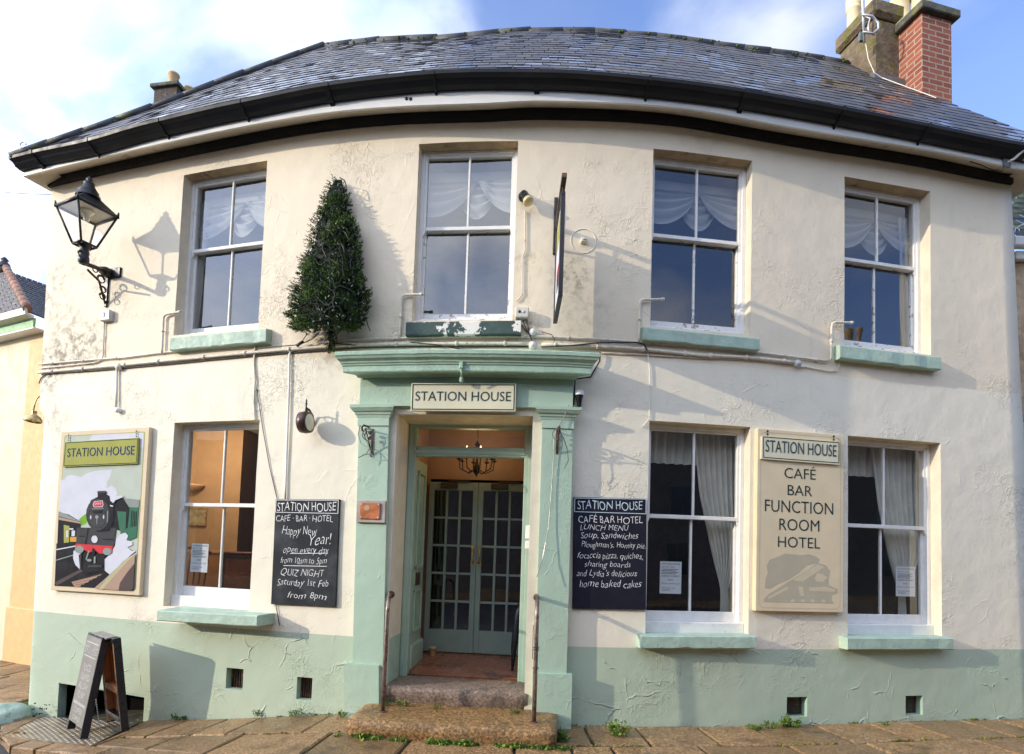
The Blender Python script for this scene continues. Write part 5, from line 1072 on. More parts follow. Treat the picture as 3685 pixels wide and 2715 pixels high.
for cx, cy, cz, r in ((.5, -.05, .33, .045), (.12, -.14, .09, .05), (.1, -.24, .06, .04), (.03, zlow+.05, .06, .04), (.3, -.09, .17, .035)):
    m2.tube([F @ Vector((la.x*cz*1.5/la.z, cy+r*(1-k*.022)*math.sin(k*.55), cz*1.5+r*(1-k*.022)*math.cos(k*.55))) for k in range(18)], .007, 5)
obj('scroll_bracket', m2, iron_m, LT)

# ---------------------------------------------------------------- fir tree hung on the wall
def c3(x, y): return 900+x/1.835, 500+y/1.835
LEFT = [(245, 578), (275, 552), (300, 532), (350, 498), (400, 486), (480, 470), (540, 420), (560, 405), (600, 415), (650, 405), (720, 370), (750, 355), (850, 312), (950, 298), (1050, 272), (1120, 258), (1190, 236), (1240, 268), (1275, 300)]
RIGHT = [(245, 594), (275, 616), (300, 622), (350, 638), (400, 650), (480, 664), (540, 690), (600, 716), (650, 735), (720, 742), (800, 742), (850, 752), (900, 762), (950, 775), (1000, 790), (1050, 800), (1120, 798), (1190, 788), (1240, 745), (1275, 700)]
def lin(T, y):
    for (ya_, a), (yb_, b) in zip(T, T[1:]):
        if y <= yb_: return a+(b-a)*max(0, y-ya_)/(yb_-ya_)
    return T[-1][1]
FT = thing('wall_fir_tree', 'dark artificial fir tree wound with light cables, hung on the wall beside the upper windows', 'christmas tree', Matrix.Translation(wp(1183, 1272, .05)))
rq = random.Random(11); mb = MB()
def surf(y, u, k=1.):
    l, r = lin(LEFT, y), lin(RIGHT, y); x = (l+r)/2+(r-l)/2*u*(.91+.16*noise.noise(Vector((y*.022, 3 if u > 0 else 9, 0)))); hw = (r-l)/2/1.835/370; o = .03+min(.42, hw*1.0)*math.sqrt(max(0, 1-u*u))*k
    s, z = wall(*c3(x, y), o); return pt(s, z, o), s
def sprig(p, d, ln, tint, nn=12):
    d = d.normalized(); a = d.orthogonal().normalized(); b = d.cross(a)
    for q in range(nn):
        t = (q+rq.random())/nn; an = rq.uniform(0, 6.283); c = p+d*ln*t; nd = (d*.75+(a*math.cos(an)+b*math.sin(an))*rq.uniform(.6, 1.)).normalized(); L_ = ln*rq.uniform(.26, .42)*(1.1-t*.45); w = nd.cross(Vector((rq.uniform(-1, 1), rq.uniform(-1, 1), rq.uniform(-1, 1)))).normalized()*.005
        mb.add([c-w, c+w, c+nd*L_], [[0, 1, 2]], 0, max(0, min(1, tint+rq.uniform(-.12, .15))))
clump = lambda p: noise.noise(p*5.)+.5*noise.noise(p*11.)
for k in range(4300):
    y = 245+1030*math.sqrt(rq.random()); 
    u = rq.uniform(-1, 1); kk = rq.uniform(.55, 1.0) if rq.random() < .75 else rq.uniform(.2, .6)
    if y > 1180 and abs(u-.05) < .22 and rq.random() < .55: continue
    p, s = surf(y, u, kk); x_, y_, tx, ty = base(s); out = Vector((ty, -tx, 0)); side = Vector((tx, ty, 0)); g = clump(p)
    if g < -.22 and kk > .7: continue
    d = out*rq.uniform(.2, 1.)+side*(u*.9+rq.uniform(-.6, .6))+Vector((0, 0, rq.uniform(-.35, .65)))
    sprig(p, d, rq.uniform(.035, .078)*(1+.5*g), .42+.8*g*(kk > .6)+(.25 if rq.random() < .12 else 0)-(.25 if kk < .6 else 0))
for k in range(90): y = rq.uniform(1260, 1385); s, z = wall(*c3(540-.1*(y-1260)*1.2+rq.uniform(-22, 22)*(1.35-(y-1240)/160), y), .1); sprig(pt(s, z, rq.uniform(.03, .12)), Vector((rq.uniform(-.6, .6), -.5, rq.uniform(-.9, .2))), .06, rq.uniform(.2, .6))
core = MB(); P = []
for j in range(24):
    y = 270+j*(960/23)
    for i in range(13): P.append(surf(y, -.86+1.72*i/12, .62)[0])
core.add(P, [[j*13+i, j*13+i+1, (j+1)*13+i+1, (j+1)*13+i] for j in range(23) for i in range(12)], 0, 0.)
obj('foliage', mb, fir_m, FT); obj('inner_branches', core, fir_m, FT)
m2 = MB(); m2.tube([wp(1183, 1272, .06), wp(1184, 1240, .06), wp(1192, 1180, .1), wp(1200, 1100, .12)], .012, 8); obj('trunk', m2, M('reddish_pole', (.22, .08, .04), .6), FT)
m2 = MB(); bl = MB()
for k in range(15):
    y = 300+k*62+rq.uniform(-20, 20); P = []
    for i in range(22): P.append(surf(max(250, min(1265, y+math.sin(i*.9+k)*26+rq.uniform(-14, 14)+i*2)), -.97+1.94*i/21, 1.05)[0])
    m2.tube(P, .0038, 4)
for k in range(16):
    u = rq.uniform(-.98, .98); y = rq.uniform(300, 1000); P = [surf(min(1270, y+q*26), max(-1, min(1, u+rq.uniform(-.05, .05))), 1.07)[0] for q in range(9)]; m2.tube(P, .004, 4)
for k in range(100):
    p, s = surf(rq.uniform(290, 1250), rq.uniform(-1, 1), 1.08); d = Vector((rq.uniform(-1, 1), rq.uniform(-1, .2), rq.uniform(-1, 1))).normalized(); bl.tube([p, p+d*.022], .0032, 4)
m2.tube(run([(1222, 640), (1240, 650), (1246, 668), (1245, 684)], .12, .03), .006, 5); m2.tube(run([(1318, 1150), (1325, 1175), (1333, 1192)], .15, .03), .005, 5)
m2.tube(run([(1100, 1195), (1104, 1205), (1090, 1225)], .08, .03), .005, 5); m2.tube(run([(1150, 1195), (1128, 1218), (1100, 1232), (1060, 1243), (960, 1250), (925, 1256)], .05, .05), .006, 5)
m2.tube(run([(1160, 1222), (1140, 1232), (1165, 1238), (1200, 1236), (1280, 1243)], .05, .05), .006, 5); m2.tube(run([(1092, 1230), (1078, 1238), (1068, 1246)], .05, .03), .016, 8)
ls = obj('light_string', m2, dark_cable_m, FT); obj('light_bulb', bl, M('tiny_clear_bulbs', (.40, .42, .40), .25), ls, kind='stuff')

# ---------------------------------------------------------------- hooks on the pilasters, handrails, porch objects
def basket_hook(name, X, Y0, Y1, lab, wires):
    s, z1 = wall(X, Y0, .12); z0 = wall(X, Y1, .12)[1]; F = FW(s, z1, .10); h = z1-z0; t = thing(name, lab, 'bracket', F, 'basket brackets on the pilasters')
    m2 = MB(); m2.box(F, -.011, .011, -h*.8, 0, 0, .012, bev=.002); m2.tube([F @ Vector(p) for p in ((0, -.02, .01), (0, .0, .12), (.004, -.01, .22), (0, -.04, .25), (0, -.07, .235))], .009, 6); m2.tube([F @ Vector(p) for p in ((0, -h*.75, .01), (0, -h*.4, .08), (0, -.03, .17))], .007, 6)
    for k in (1, 2): m2.lathe(F @ Matrix.Translation((0, -.05*k, .06)), [(.012, -.012), (.02, 0), (.012, .012)], 8)
    obj('iron_arm', m2, rust_m, t); m2 = MB()
    for w in wires: m2.tube([F @ Vector(p) for p in w], .0042, 5)
    obj('wire', m2, M('grey_wire', (.16, .16, .16), .4, metal=.4), t)
loop = lambda cx, cy, a, b, z, n=16, e=.95: [(cx+a*math.cos(6.2832*k/n*e), cy+b*math.sin(6.2832*k/n*e), z+.01*math.sin(k)) for k in range(n+1)]
basket_hook('basket_bracket', 1338, 1543, 1668, 'iron hanging basket bracket with coiled wire on the left pilaster, above the copper plate', [loop(.0, -.08, .058, .055, .1), loop(.008, -.06, .05, .045, .12), loop(-.005, -.09, .03, .05, .09), [(0, -.2, .05), (-.02, -.26, .07), (-.09, -.305, .1)], [(0, -.2, .05), (.025, -.26, .07), (.07, -.305, .1)], [(-.06, -.275, .08), (0, -.265, .08), (.055, -.28, .08)], [(-.06, 0, .05), (-.12, .03, .03), (-.135, -.06, .03), (-.10, -.15, .04), (-.03, -.19, .06)]])
basket_hook('basket_bracket', 2006, 1547, 1655, 'iron hanging basket bracket trailing loose wires on the right pilaster', [loop(-.01, -.06, .04, .05, .1), [(0, .0, .05), (.05, .10, .04), (.085, .19, .06), (.10, .23, .07)], [(.01, -.03, .1), (.06, -.09, .06), (.10, -.2, .05), (.11, -.3, .05), (.075, -.38, .05)], [(.02, -.03, .1), (.04, -.1, .08), (.035, -.17, .07)], [(-.03, -.04, .03), (-.03, -.3, .02), (-.04, -.6, .02), (-.06, -.95, .03), (-.11, -1.25, .06), (-.16, -1.42, .1)]])
for fx_, X, Yt, lab in ((Vector((-1.12, 5.40, .14)), 1408, 2140, 'worn iron handrail left of the steps, fixed to the left door jamb'), (Vector((.25, 5.22, .14)), 1932, 2150, 'worn iron handrail right of the steps with a wire tied to it')):
    q = wp(X, Yt, .03); t = thing('handrail', lab, 'handrail', Matrix.Translation(fx_), 'handrails beside the steps')
    top = Vector((fx_.x+(.0 if fx_.x > 0 else .0), fx_.y+.02, q.z-.10)); m2 = MB(); m2.tube([fx_-Vector((0, 0, .03)), fx_.lerp(top, .5), top-Vector((0, 0, .03)), top+Vector((0, .02, .05)), top.lerp(q, .5)+Vector((0, 0, .075)), q+Vector((0, 0, .0))], .0195, 12); obj('rail', m2, rail_m, t)
    m2 = MB(); m2.lathe(FR(q+Vector((0, -.012, 0)), (1, 0, 0), (0, 0, 1)), [(.036, -.01), (.036, .012), (.026, .03)], 12); m2.lathe(Matrix.Translation(fx_), [(.038, -.005), (.036, .012), (.026, .02)], 12); obj('flange', m2, rust_m, t)
    if fx_.x > 0:
        m2 = MB()
        for zz in (.78, .80, .62): m2.tube([Vector((fx_.x+.027*math.cos(k*.52), fx_.y+.016+.027*math.sin(k*.52), zz+.004*math.sin(k))) for k in range(13)], .003, 4)
        m2.tube([Vector((fx_.x-.03, fx_.y-.01, zz)) for zz in (1.0, .9, .8, .7)], .003, 4); obj('tied_wire', m2, dark_cable_m, t)
IB = FD @ Matrix.Translation((.645, 1.74, -.24))
t = thing('entry_phone', 'two small white boxes of an entry phone on the right door reveal', 'entry phone', IB)
for y0, y1 in ((.03, .17), (-.07, .015)): m2 = MB(); m2.box(IB, -.02, .04, y0, y1, -.05, .05, bev=.008); obj('box', m2, white_m, t)
a = FD @ Vector((.50, .36, -.66)); m2 = MB(); m2.tube([a, a+Vector((.01, .02, .25)), a+Vector((.05, .05, .62)), a+Vector((.07, .07, .72))], [.012, .035, .055, .03], 10); m2.tube([a+Vector((.07, .07, .7)), a+Vector((.08, .08, .86))], .01, 8)
tag(obj('folded_umbrella', m2, black_m), 'black folded umbrella leaning inside the porch at the right', 'umbrella')
m2 = MB(); a = FD @ Vector((-.50, .375, -1.22)); m2.lathe(Matrix.Translation(a), [(.028, -.01), (.04, .085), (.045, .088), (.045, .105), (.03, .105)], 14); tag(obj('flower_pot', m2, terra_m), 'small terracotta pot on the porch floor by the left door', 'pot')
# chandelier
cc = aty(1716, 1660, 6.62); CH = thing('chandelier', 'black iron chandelier with candle bulbs hanging in the porch', 'chandelier', Matrix.Translation(cc)); zz = lambda Y: aty(1716, Y, 6.62).z
m2 = MB(); m2.tube([Vector((cc.x, cc.y, 3.25)), Vector((cc.x, cc.y, zz(1610)))], .006, 6); m2.lathe(Matrix.Translation((cc.x, cc.y, 0)), [(.004, zz(1718)), (.012, zz(1710)), (.035, zz(1698)), (.03, zz(1680)), (.015, zz(1660)), (.012, zz(1620)), (.03, zz(1600)), (.012, zz(1592)), (.004, zz(1585))], 12); obj('stem', m2, iron_m, CH)
bulb_m = M('warm_bulb', (1, .7, .3), .4, emit=(1, .55, .15), es=9.)
for k in range(8):
    a = 6.2832*k/8+.25; d = Vector((math.cos(a), math.sin(a), 0)); m2 = MB(); m2.tube([Vector((cc.x, cc.y, zz(1690)))+d*.03, Vector((cc.x, cc.y, zz(1703)))+d*.10, Vector((cc.x, cc.y, zz(1690)))+d*.19, Vector((cc.x, cc.y, zz(1658)))+d*.205], .007, 6)
    G = Matrix.Translation(Vector((cc.x, cc.y, zz(1658)))+d*.205); m2.lathe(G, [(.008, -.01), (.034, .006), (.03, .01), (.013, .012), (.013, .07), (.006, .072)], 10); am = obj('arm', m2, iron_m, CH)
    m3 = MB(); m3.lathe(G, [(.008, .072), (.016, .09), (.010, .115), (.002, .135)], 8); obj('bulb', m3, bulb_m, am)
ld = bpy.data.lights.new('chandelier_glow', 'POINT'); ld.energy = 2.2; ld.color = (1, .7, .4); ld.shadow_soft_size = .15; lo = bpy.data.objects.new('chandelier_glow', ld); COL.objects.link(lo); lo.location = (cc.x, cc.y, zz(1600)+.02)

# ---------------------------------------------------------------- ground: pavement flags, steps, kerb, road
def yk(x): return 5.92-.46*(x+5.01) if x > -5.01 else 5.92-(x+5.01)*1.15
def gnd(X, Y, off=0.):
    z = -.4
    for _ in range(50): p = atz(X, Y, z); z = .5*z+.5*(zg(p.x)+off)
    return atz(X, Y, z)
def okerb(s):
    lo, hi = .3, 4.
    for _ in range(25):
        m = (lo+hi)/2; p = pt(s, 0, m)
        if p.y > yk(p.x): lo = m
        else: hi = m
    return lo
def slab(mb, C, th=.08, wob=.010, tint=0., edge=.016, ztop=None, n=6):
    zs = [zg(c[0]) if ztop is None else ztop for c in C]; j = [rq.uniform(-.007, .007) for _ in C]; rim = []
    for i in range(4):
        a, b = Vector((C[i][0], C[i][1], zs[i]+j[i])), Vector((C[(i+1) % 4][0], C[(i+1) % 4][1], zs[(i+1) % 4]+j[(i+1) % 4])); d = (b-a); nr = Vector((-d.y, d.x, 0)).normalized() if d.length else Vector()
        for k in range(n): p = a+d*k/n; q = p+nr*(wob*noise.noise(p*7.)+.4*wob*noise.noise(p*25)); rim.append(q)
    c = sum(rim, Vector())/len(rim); L_ = len(rim); top = [p+(c-p).normalized()*edge for p in rim]; mid = [p-Vector((0, 0, edge*.8)) for p in rim]; bot = [p-Vector((0, 0, th)) for p in rim]
    mb.add(top+mid+bot+[c], [[i, (i+1) % L_, 3*L_] for i in range(L_)]+[[L_+i, L_+(i+1) % L_, (i+1) % L_, i] for i in range(L_)]+[[2*L_+i, 2*L_+(i+1) % L_, L_+(i+1) % L_, L_+i] for i in range(L_)], 0, tint)
rq = random.Random(21); mb = MB()
def row(oa, ob, cuts):
    for a, b in zip(cuts, cuts[1:]):
        g = .008+rq.random()*.006; pa_, pb_ = pt(a+g, 0, oa(a)), pt(b-g, 0, oa(b)); pc_, pd_ = pt(b-g, 0, ob(b)), pt(a+g, 0, ob(a)); slab(mb, [pd_[:2], pc_[:2], pb_[:2], pa_[:2]], tint=rq.random())
sx_ = lambda *xs: [wall(x, 2600)[0] for x in xs]
row(lambda s: .012, lambda s: .56+.02*math.sin(s*3), [-3.7]+sx_(690, 830, 945, 1200)+[-.9, -.3, .3, .75]+sx_(2280, 2500, 2690, 2920, 3115, 3240, 3450)+[5.35, 6.2, 7.2, 8.4])
row(lambda s: .585+.02*math.sin(s*3), lambda s: okerb(s)-.2 if s < -2.3 else min(1.15, okerb(s)-.2), [-3.7]+sx_(800, 1010, 1300)+[-.75, .1, .55]+sx_(2150, 2420, 2700, 2950, 3300, 3560)+[5.7, 6.8, 8.])
row(lambda s: 1.165, lambda s: max(1.2, okerb(s)-.2), [-2.3, -1.6, -.7, .2, 1.2, 2.1, 3., 4.1, 5., 6., 7.2])
slab(mb, [(-3.86, 5.60), tuple(pt(-3.71, 0, .86)[:2]), tuple(pt(-3.71, 0, .02)[:2]), (-3.86, 6.43)], tint=.4); slab(mb, [(-5.36, 6.34), (-5.21, 6.16), (-5.40, 6.92), (-5.56, 6.96)], tint=.7)
row(lambda s: okerb(s)-.19, lambda s: okerb(s), [-5.6, -5.2, -4.7, -4.3, -3.4, -2.3, -1.1, .1, 1.3, 2.5, 3.7, 5.])
for i in range(5):
    for j in range(6): x, y = -9.6+i*.8+.15*(j % 2), 6.9+j*.62; slab(mb, [(x+.01, y+.01), (x+.79, y+.01), (x+.79, y+.61), (x+.01, y+.61)], tint=rq.random()) if x < -6.5 or y > 8.5 else None
obj('pavement', mb, flag_m, kind='structure')
mb = MB(); xs = [-14, -11, -8, -6.6, -5.74, -5.2, -4.8, -4.3, -3.9, -3.2, -2.45, -2., -1.55, 0, 2, 4, 8, 14]
for a, b in zip(xs, xs[1:]): mb.quad(V3(a, yk(a), zg(a)-.022), V3(b, yk(b), zg(b)-.022), V3(b, 15, zg(b)-.022), V3(a, 15, zg(a)-.022))
obj('pavement_bed', mb, joint_m, kind='structure')
mb = MB(); xs2 = xs[:1]+[-10]+xs[1:]
for a, b in zip(xs2, xs2[1:]): mb.quad(V3(a, -6.4, zg(a)-.085), V3(b, -6.4, zg(b)-.085), V3(b, yk(b)+.3, zg(b)-.085), V3(a, yk(a)+.3, zg(a)-.085))
obj('road', mb, asphalt_m, kind='structure')
mb = MB(); yel = M('worn_yellow_line', (.55, .36, .05), .7, var=.15, col2=(.07, .07, .06), c2s=9, c2t=(.56, .62))
for a, b in ((-5.1, -4.4), (-4.4, -3.), (-3., 0.), (0., 4.)): mb.quad(*[V3(x, yk(x)-d, zg(x)-.081) for x, d in ((a, .26), (b, .26), (b, .16), (a, .16))])
obj('yellow_line', mb, yel, kind='structure')
mb = MB(); mb.quad(V3(-400, -400, -1.4), V3(400, -400, -1.4), V3(400, 400, -1.4), V3(-400, 400, -1.4)); obj('ground', mb, asphalt_m, kind='structure')
mb = MB(); mb.box(ID, -40, 40, -8.2, -6.4, -.6, -.0); obj('far_pavement', mb, flag_m, kind='structure')
# steps
def step_block(name, s0, s1, o0, o1, z0, z1, mat, lab, rough, n=26, over=.0):
    F = FW((s0+s1)/2, 0, 0); w = s1-s0; m2 = MB(); K = 9; P_ = []
    prof = [(o0, z1), (o0+(o1-o0)*.35, z1+.003), (o0+(o1-o0)*.7, z1+.002), (o1-.03, z1-.004), (o1-.008, z1-.018), (o1+.004, z1-.045), (o1-.006, (z0+z1)/2-.01), (o1-.03, z0+.02), (o1-.035, z0-.03)]
    for i in range(n+1):
        x = -w/2+w*i/n; e = 1-min(1, min(i, n-i)/2.); inset = .028*e*e
        for k, (o, z) in enumerate(prof):
            p = F @ Vector((x*(1-.012*(k > 3)), z-inset*.35*(k < 5), o-inset)); nn = noise.noise(p*9.)*rough+noise.noise(p*24.)*rough*.5
            P_.append(p+Vector((0, -nn*(1.6 if k >= 3 else .2), nn*(.5 if k < 4 else .3))))
    m2.add(P_, [[i*K+k, (i+1)*K+k, (i+1)*K+k+1, i*K+k+1] for i in range(n) for k in range(K-1)]+[[k for k in range(K)], [n*K+k for k in range(K)][::-1]], 0, 0., True)
    return tag(obj(name, m2, mat), lab, 'step')
step_block('stone_step', -1.225, .215, -.43, .06, .12, .305, step_dark_m, 'upper dark worn granite step at the door threshold', .010)
step_block('stone_step', -1.34, .49, -.02, .66, -.05, .145, step_m, 'lower wide golden brown granite step with weeds along its foot', .016)
# chequer plate in the pavement
PLZ_ = [gnd(6, 2652, -.02), gnd(152, 2582, -.02), gnd(498, 2606, -.02), gnd(328, 2688, -.02)]; plate_m = M('worn_steel_treadplate', (.30, .25, .19), .38, metal=.6, var=.25, vs=5, col2=(.14, .08, .04), c2s=4, c2t=(.52, .7))
t = thing('tread_plate', 'worn steel chequer plate set in the pavement under the folding chalkboard', 'tread plate', Matrix.Translation(sum(PLZ_, Vector())/4))
bil = lambda u, v: PLZ_[0].lerp(PLZ_[1], v).lerp(PLZ_[3].lerp(PLZ_[2], v), u)
m2 = MB(); up = Vector((0, 0, .012)); m2.add([p+up for p in PLZ_]+[p-Vector((0, 0, .03)) for p in PLZ_], [[0, 1, 2, 3], [0, 4, 5, 1], [1, 5, 6, 2], [2, 6, 7, 3], [3, 7, 4, 0]]); pl0 = obj('plate', m2, plate_m, t)
m2 = MB(); nu, nv = 26, 24; du = (PLZ_[3]-PLZ_[0])/nu; dvv = (PLZ_[1]-PLZ_[0])/nv
for i in range(nu):
    for j in range(nv):
        c = bil((i+.5)/nu, (j+.5)/nv)+up; a, b = (du*.40+dvv*.10, dvv*.13-du*.04) if (i+j) % 2 else (dvv*.42-du*.08, du*.13+dvv*.04)
        m2.add([c-a, c-b, c+a, c+b, c+Vector((0, 0, .005))], [[0, 1, 4], [1, 2, 4], [2, 3, 4], [3, 0, 4]])
obj('tread_pattern', m2, plate_m, pl0)
# painted boulder at the corner
c = atz(18, 2580, -.45); m2 = MB(); P_ = []
for j in range(9):
    for i in range(16):
        th_, ph = math.pi*.5*j/8, 6.2832*i/16; d = Vector((math.cos(ph)*math.cos(th_), math.sin(ph)*math.cos(th_), math.sin(th_))); r_ = 1+.22*noise.noise(d*2.+Vector((3, 1, 2))); P_.append(c+Vector((d.x*.27*r_, d.y*.25*r_, -.05+d.z*.20*r_)))
m2.add(P_, [[j*16+i, j*16+(i+1) % 16, (j+1)*16+(i+1) % 16, (j+1)*16+i] for j in range(8) for i in range(16)], 0, 0., True)
tag(obj('boulder', m2, M('flaking_green_stone', (.40, .52, .44), .7, var=.15, bump=.012, bs=14, col2=(.30, .27, .2), c2s=6, c2t=(.58, .66))), 'rounded stone painted pale green at the foot of the left house corner', 'stone')
# folding chalkboard on the pavement
A0 = gnd(303, 2660); fd = gnd(452, 2632)-A0; wd = Vector((-.77, .64, 0))*.47; apex = A0+fd*.5; apex.z = aty(391, 2297, apex.y+.0).z
AB = thing('folding_chalkboard', 'black framed folding chalkboard with a wooden back leg on the pavement plate', 'a-board', Matrix.Translation(A0+fd*.5+wd*.5))
def leaf(foot, head, name, chalkside):
    X = wd.normalized(); Y = head-foot; L_ = Y.length; F = FR(foot, X, Y); w = wd.length; sg = 1 if F.col[2].to_3d().dot(foot-(A0+fd*.5)) > 0 else -1
    m3 = MB(); bz = (-.034, .034)
    for x0, x1, y0, y1 in ((0, .026, 0, L_), (w-.026, w, 0, L_), (.026, w-.026, L_-.05, L_), (.026, w-.026, .10, .14)): m3.box(F, x0, x1, y0, y1, *bz, bev=.003)
    o = obj(name, m3, black_m, AB); return F, L_, w, sg, o
tA = apex-fd*.085; tB = apex+fd*.085
F, L_, w, sg, o = leaf(A0, tA, 'front_leaf', 1)
m3 = MB(); m3.box(F, .006, w-.006, .10, L_-.02, .035*sg-.003, .035*sg+.003); obj('board', m3, M('dusty_grey_board', (.20, .185, .165), .6, var=.15, vs=4), o)
m3 = MB(); fl = F @ Matrix.Translation((0, 0, sg*.0395))
if sg < 0: fl = fl @ Matrix.Translation((w, 0, 0)) @ Matrix.Rotation(math.pi, 4, 'Y')
for tx_, y0, y1, x0, x1 in (('STATION HOUSE', .80, .88, .08, .92), ('FOOD', .62, .70, .25, .75), ('SERVED', .53, .60, .2, .8), ('ALL DAY', .44, .51, .2, .8), ('TO EAT', .35, .42, .25, .75), ('COFFEE', .20, .26, .2, .8), ('CAKES', .13, .18, .25, .75)): m3.text(fl, tx_, x0*w, y0*L_, x1*w, y1*L_, 0, thin=-.006, shear=.1, jit=.05)
for y in (.77, .91, .30, .285): m3.poly(fl, [(.1*w, y*L_), (.9*w, y*L_), (.9*w, y*L_+.008), (.1*w, y*L_+.008)])
obj('chalk_writing', m3, M('faint_chalk', (.52, .51, .49), .9, var=.2, vs=40), o)
F, L_, w, sg, o = leaf(A0+fd, tB, 'back_leaf', 0)
m3 = MB(); ow = M('orange_timber', (.72, .33, .14), .5, var=.15, vs=5)
for x0, x1, y0, y1 in ((.027, .05, .02, L_-.06), (w-.05, w-.027, .02, L_-.06), (.05, w-.05, L_*.40, L_*.40+.06)): m3.box(F, x0, x1, y0, y1, -.03, .030)
m3.box(F, .027, w-.027, .10, L_-.05, *((.0305, .0335) if sg > 0 else (-.0335, -.0305)))
obj('timber_stiffener', m3, ow, o)
m3 = MB(); F = FR(tA+Vector((0, 0, .004)), wd, fd); m3.box(F, 0, wd.length, -.02, (tB-tA).length+.02, -.004, .012, bev=.004); obj('top_strip', m3, M('grey_hinge_strip', (.25, .23, .21), .5), AB)
m3 = MB(); a = A0.lerp(tA, .38)+fd*.06; b = (A0+fd).lerp(tB, .38)-fd*.08
for k in range(14): q = k/13; p = a.lerp(b, q*.25)+Vector((0, 0, -.30*q)); m3.lathe(Matrix.Translation(p), [(.004, -.008), (.007, 0), (.004, .008)], 6)
obj('chain', m3, steel_m, AB)
# ---------------------------------------------------------------- neighbours
yel_m = M('yellow_render', (.76, .66, .46), .7, var=.06, vs=2, bump=.003, bs=40, col2=(.66, .57, .38), c2s=2.5, c2t=(.55, .75)); och_m = M('ochre_paint', (.70, .46, .20), .65, var=.06)
gslate_m = M('brown_slates', (.075, .062, .062), .6, var=.3, vs=8, bump=.004, bs=30)
A_ = Vector((-8.72, 10.55, 0)); dl_ = Vector((-.905, .425, 0)).normalized(); nl = Vector((-.425, -.905, 0)).normalized()
YH = thing('yellow_house', 'yellow rendered house with hipped slate roof and green fascia beyond the left corner', 'house', Matrix.Translation(A_+Vector((0, 0, -.75))))
FY = FR(A_, -dl_, (0, 0, 1))          # x to the right along its front
EZ = aty(80, 1200, 10.75).z
mb = MB(); mb.box(FY, -7, .6, -.8, EZ, -6, 0); obj('wall', mb, yel_m, YH)
mb = MB(); mb.box(FY, -.34, .62, -.8, EZ-.18, 0, .05, bev=.01); mb.box(FY, -.36, .62, -.8, .35, .05, .09, bev=.02); obj('corner_pilaster', mb, och_m, YH)
mb = MB(); mb.box(FY, -7, .1, EZ-.02, EZ+.14, .18, .22); obj('fascia', mb, M('green_fascia', (.22, .45, .20), .5), YH)
mb = MB(); mb.box(FY, -7, .1, EZ-.05, EZ-.021, 0, .215); obj('soffit', mb, pvc_m, YH)
mb = MB(); mb.prism(FY @ Matrix.Rotation(math.pi/2, 4, 'Y'), [(-.22, EZ+.12), (-.36, EZ+.15), (-.37, EZ+.27), (-.34, EZ+.27), (-.32, EZ+.19), (-.22, EZ+.17)], -7, .12); obj('gutter', mb, M('off_white_gutter', (.68, .64, .56), .5, col2=(.4, .36, .3), c2s=5, c2t=(.55, .75)), YH)
C0 = FY @ Vector((.12, EZ+.22, .33)); AP = aty(22, 972, 12.4); FL_ = FY @ Vector((-7, EZ+.22, .33)); AL = AP+dl_*5; BR = aty(215, 1165, 14.)
mb = MB(); nrow = 16
for k in range(nrow):
    t0, t1 = k/nrow, (k+1)/nrow; l = Vector((0, 0, .02))
    for (e0, e1, a0, a1) in ((FL_, C0, AL, AP), (C0, BR, AP, AP+Vector((1.2, 2.5, 0)))):
        q = [e0.lerp(a0, t0)+l, e1.lerp(a1, t0)+l, e1.lerp(a1, t1), e0.lerp(a0, t1)]; nseg = 26
        for i in range(nseg):
            u0, u1 = (i+.04)/nseg, (i+.96)/nseg; s_ = (.5/nseg)*(k % 2)
            u0, u1 = min(1, u0+s_), min(1, u1+s_); z = Vector((0, 0, rnd.uniform(-.004, .008)))
            mb.quad(q[0].lerp(q[1], u0)+z, q[0].lerp(q[1], u1)+z, q[3].lerp(q[2], u1), q[3].lerp(q[2], u0)); mb.quad(q[0].lerp(q[1], u0)+z, q[0].lerp(q[1], u1)+z, q[0].lerp(q[1], u1)-l, q[0].lerp(q[1], u0)-l)
mb.quad(*[v-Vector((0, 0, .03)) for v in (FL_, C0, AP, AL)]); mb.quad(*[v-Vector((0, 0, .03)) for v in (C0, BR, AP+Vector((1.2, 2.5, 0)), AP)]); rf = obj('roof', mb, gslate_m, YH)
mb = MB()
for k in range(11): mb.tube([C0.lerp(AP, k/11)+Vector((0, 0, .03)), C0.lerp(AP, (k+1.05)/11)+Vector((0, 0, .05))], [.075, .08], 8)
mb.tube([AP+Vector((0, 0, .03)), AL+Vector((0, 0, .03))], .1, 8); obj('hip_tile', mb, M('orange_hip_tile', (.27, .12, .07), .75, var=.3, vs=5, bump=.006, bs=20, col2=(.16, .13, .09), c2s=3, c2t=(.5, .65)), rf)
mb = MB(); mb.lathe(Matrix.Translation(AP+Vector((-.05, 0, .06))), [(.12, 0), (.10, .08), (.05, .12), (.08, .16), (.02, .22)], 8); obj('finial', mb, ridge_m, rf)
# brass lamp of that house
bl_ = aty(114, 1530, 9.6); t = thing('brass_wall_lamp', 'brass swan-neck lamp on the ochre corner of the yellow house', 'lamp', Matrix.Translation(bl_))
m2 = MB(); nk = [aty(x, y, 9.6) for x, y in ((152, 1442), (138, 1446), (126, 1458), (119, 1478), (115, 1502))]; m2.tube([nk[0]+Vector((.02, .85, 0))]+nk, .011, 6); obj('swan_neck', m2, brass_m, t)
G = Matrix.Translation(bl_) @ Matrix.Rotation(R(20), 4, 'Y') @ Matrix.Rotation(R(14), 4, 'X')
m2 = MB(); m2.lathe(G, [(.035, .14), (.04, .08), (.05, .07), (.09, .045), (.125, .0), (.13, -.04), (.125, -.04), (.085, .03), (.03, .05)], 20); obj('shade', m2, brass_m, t)
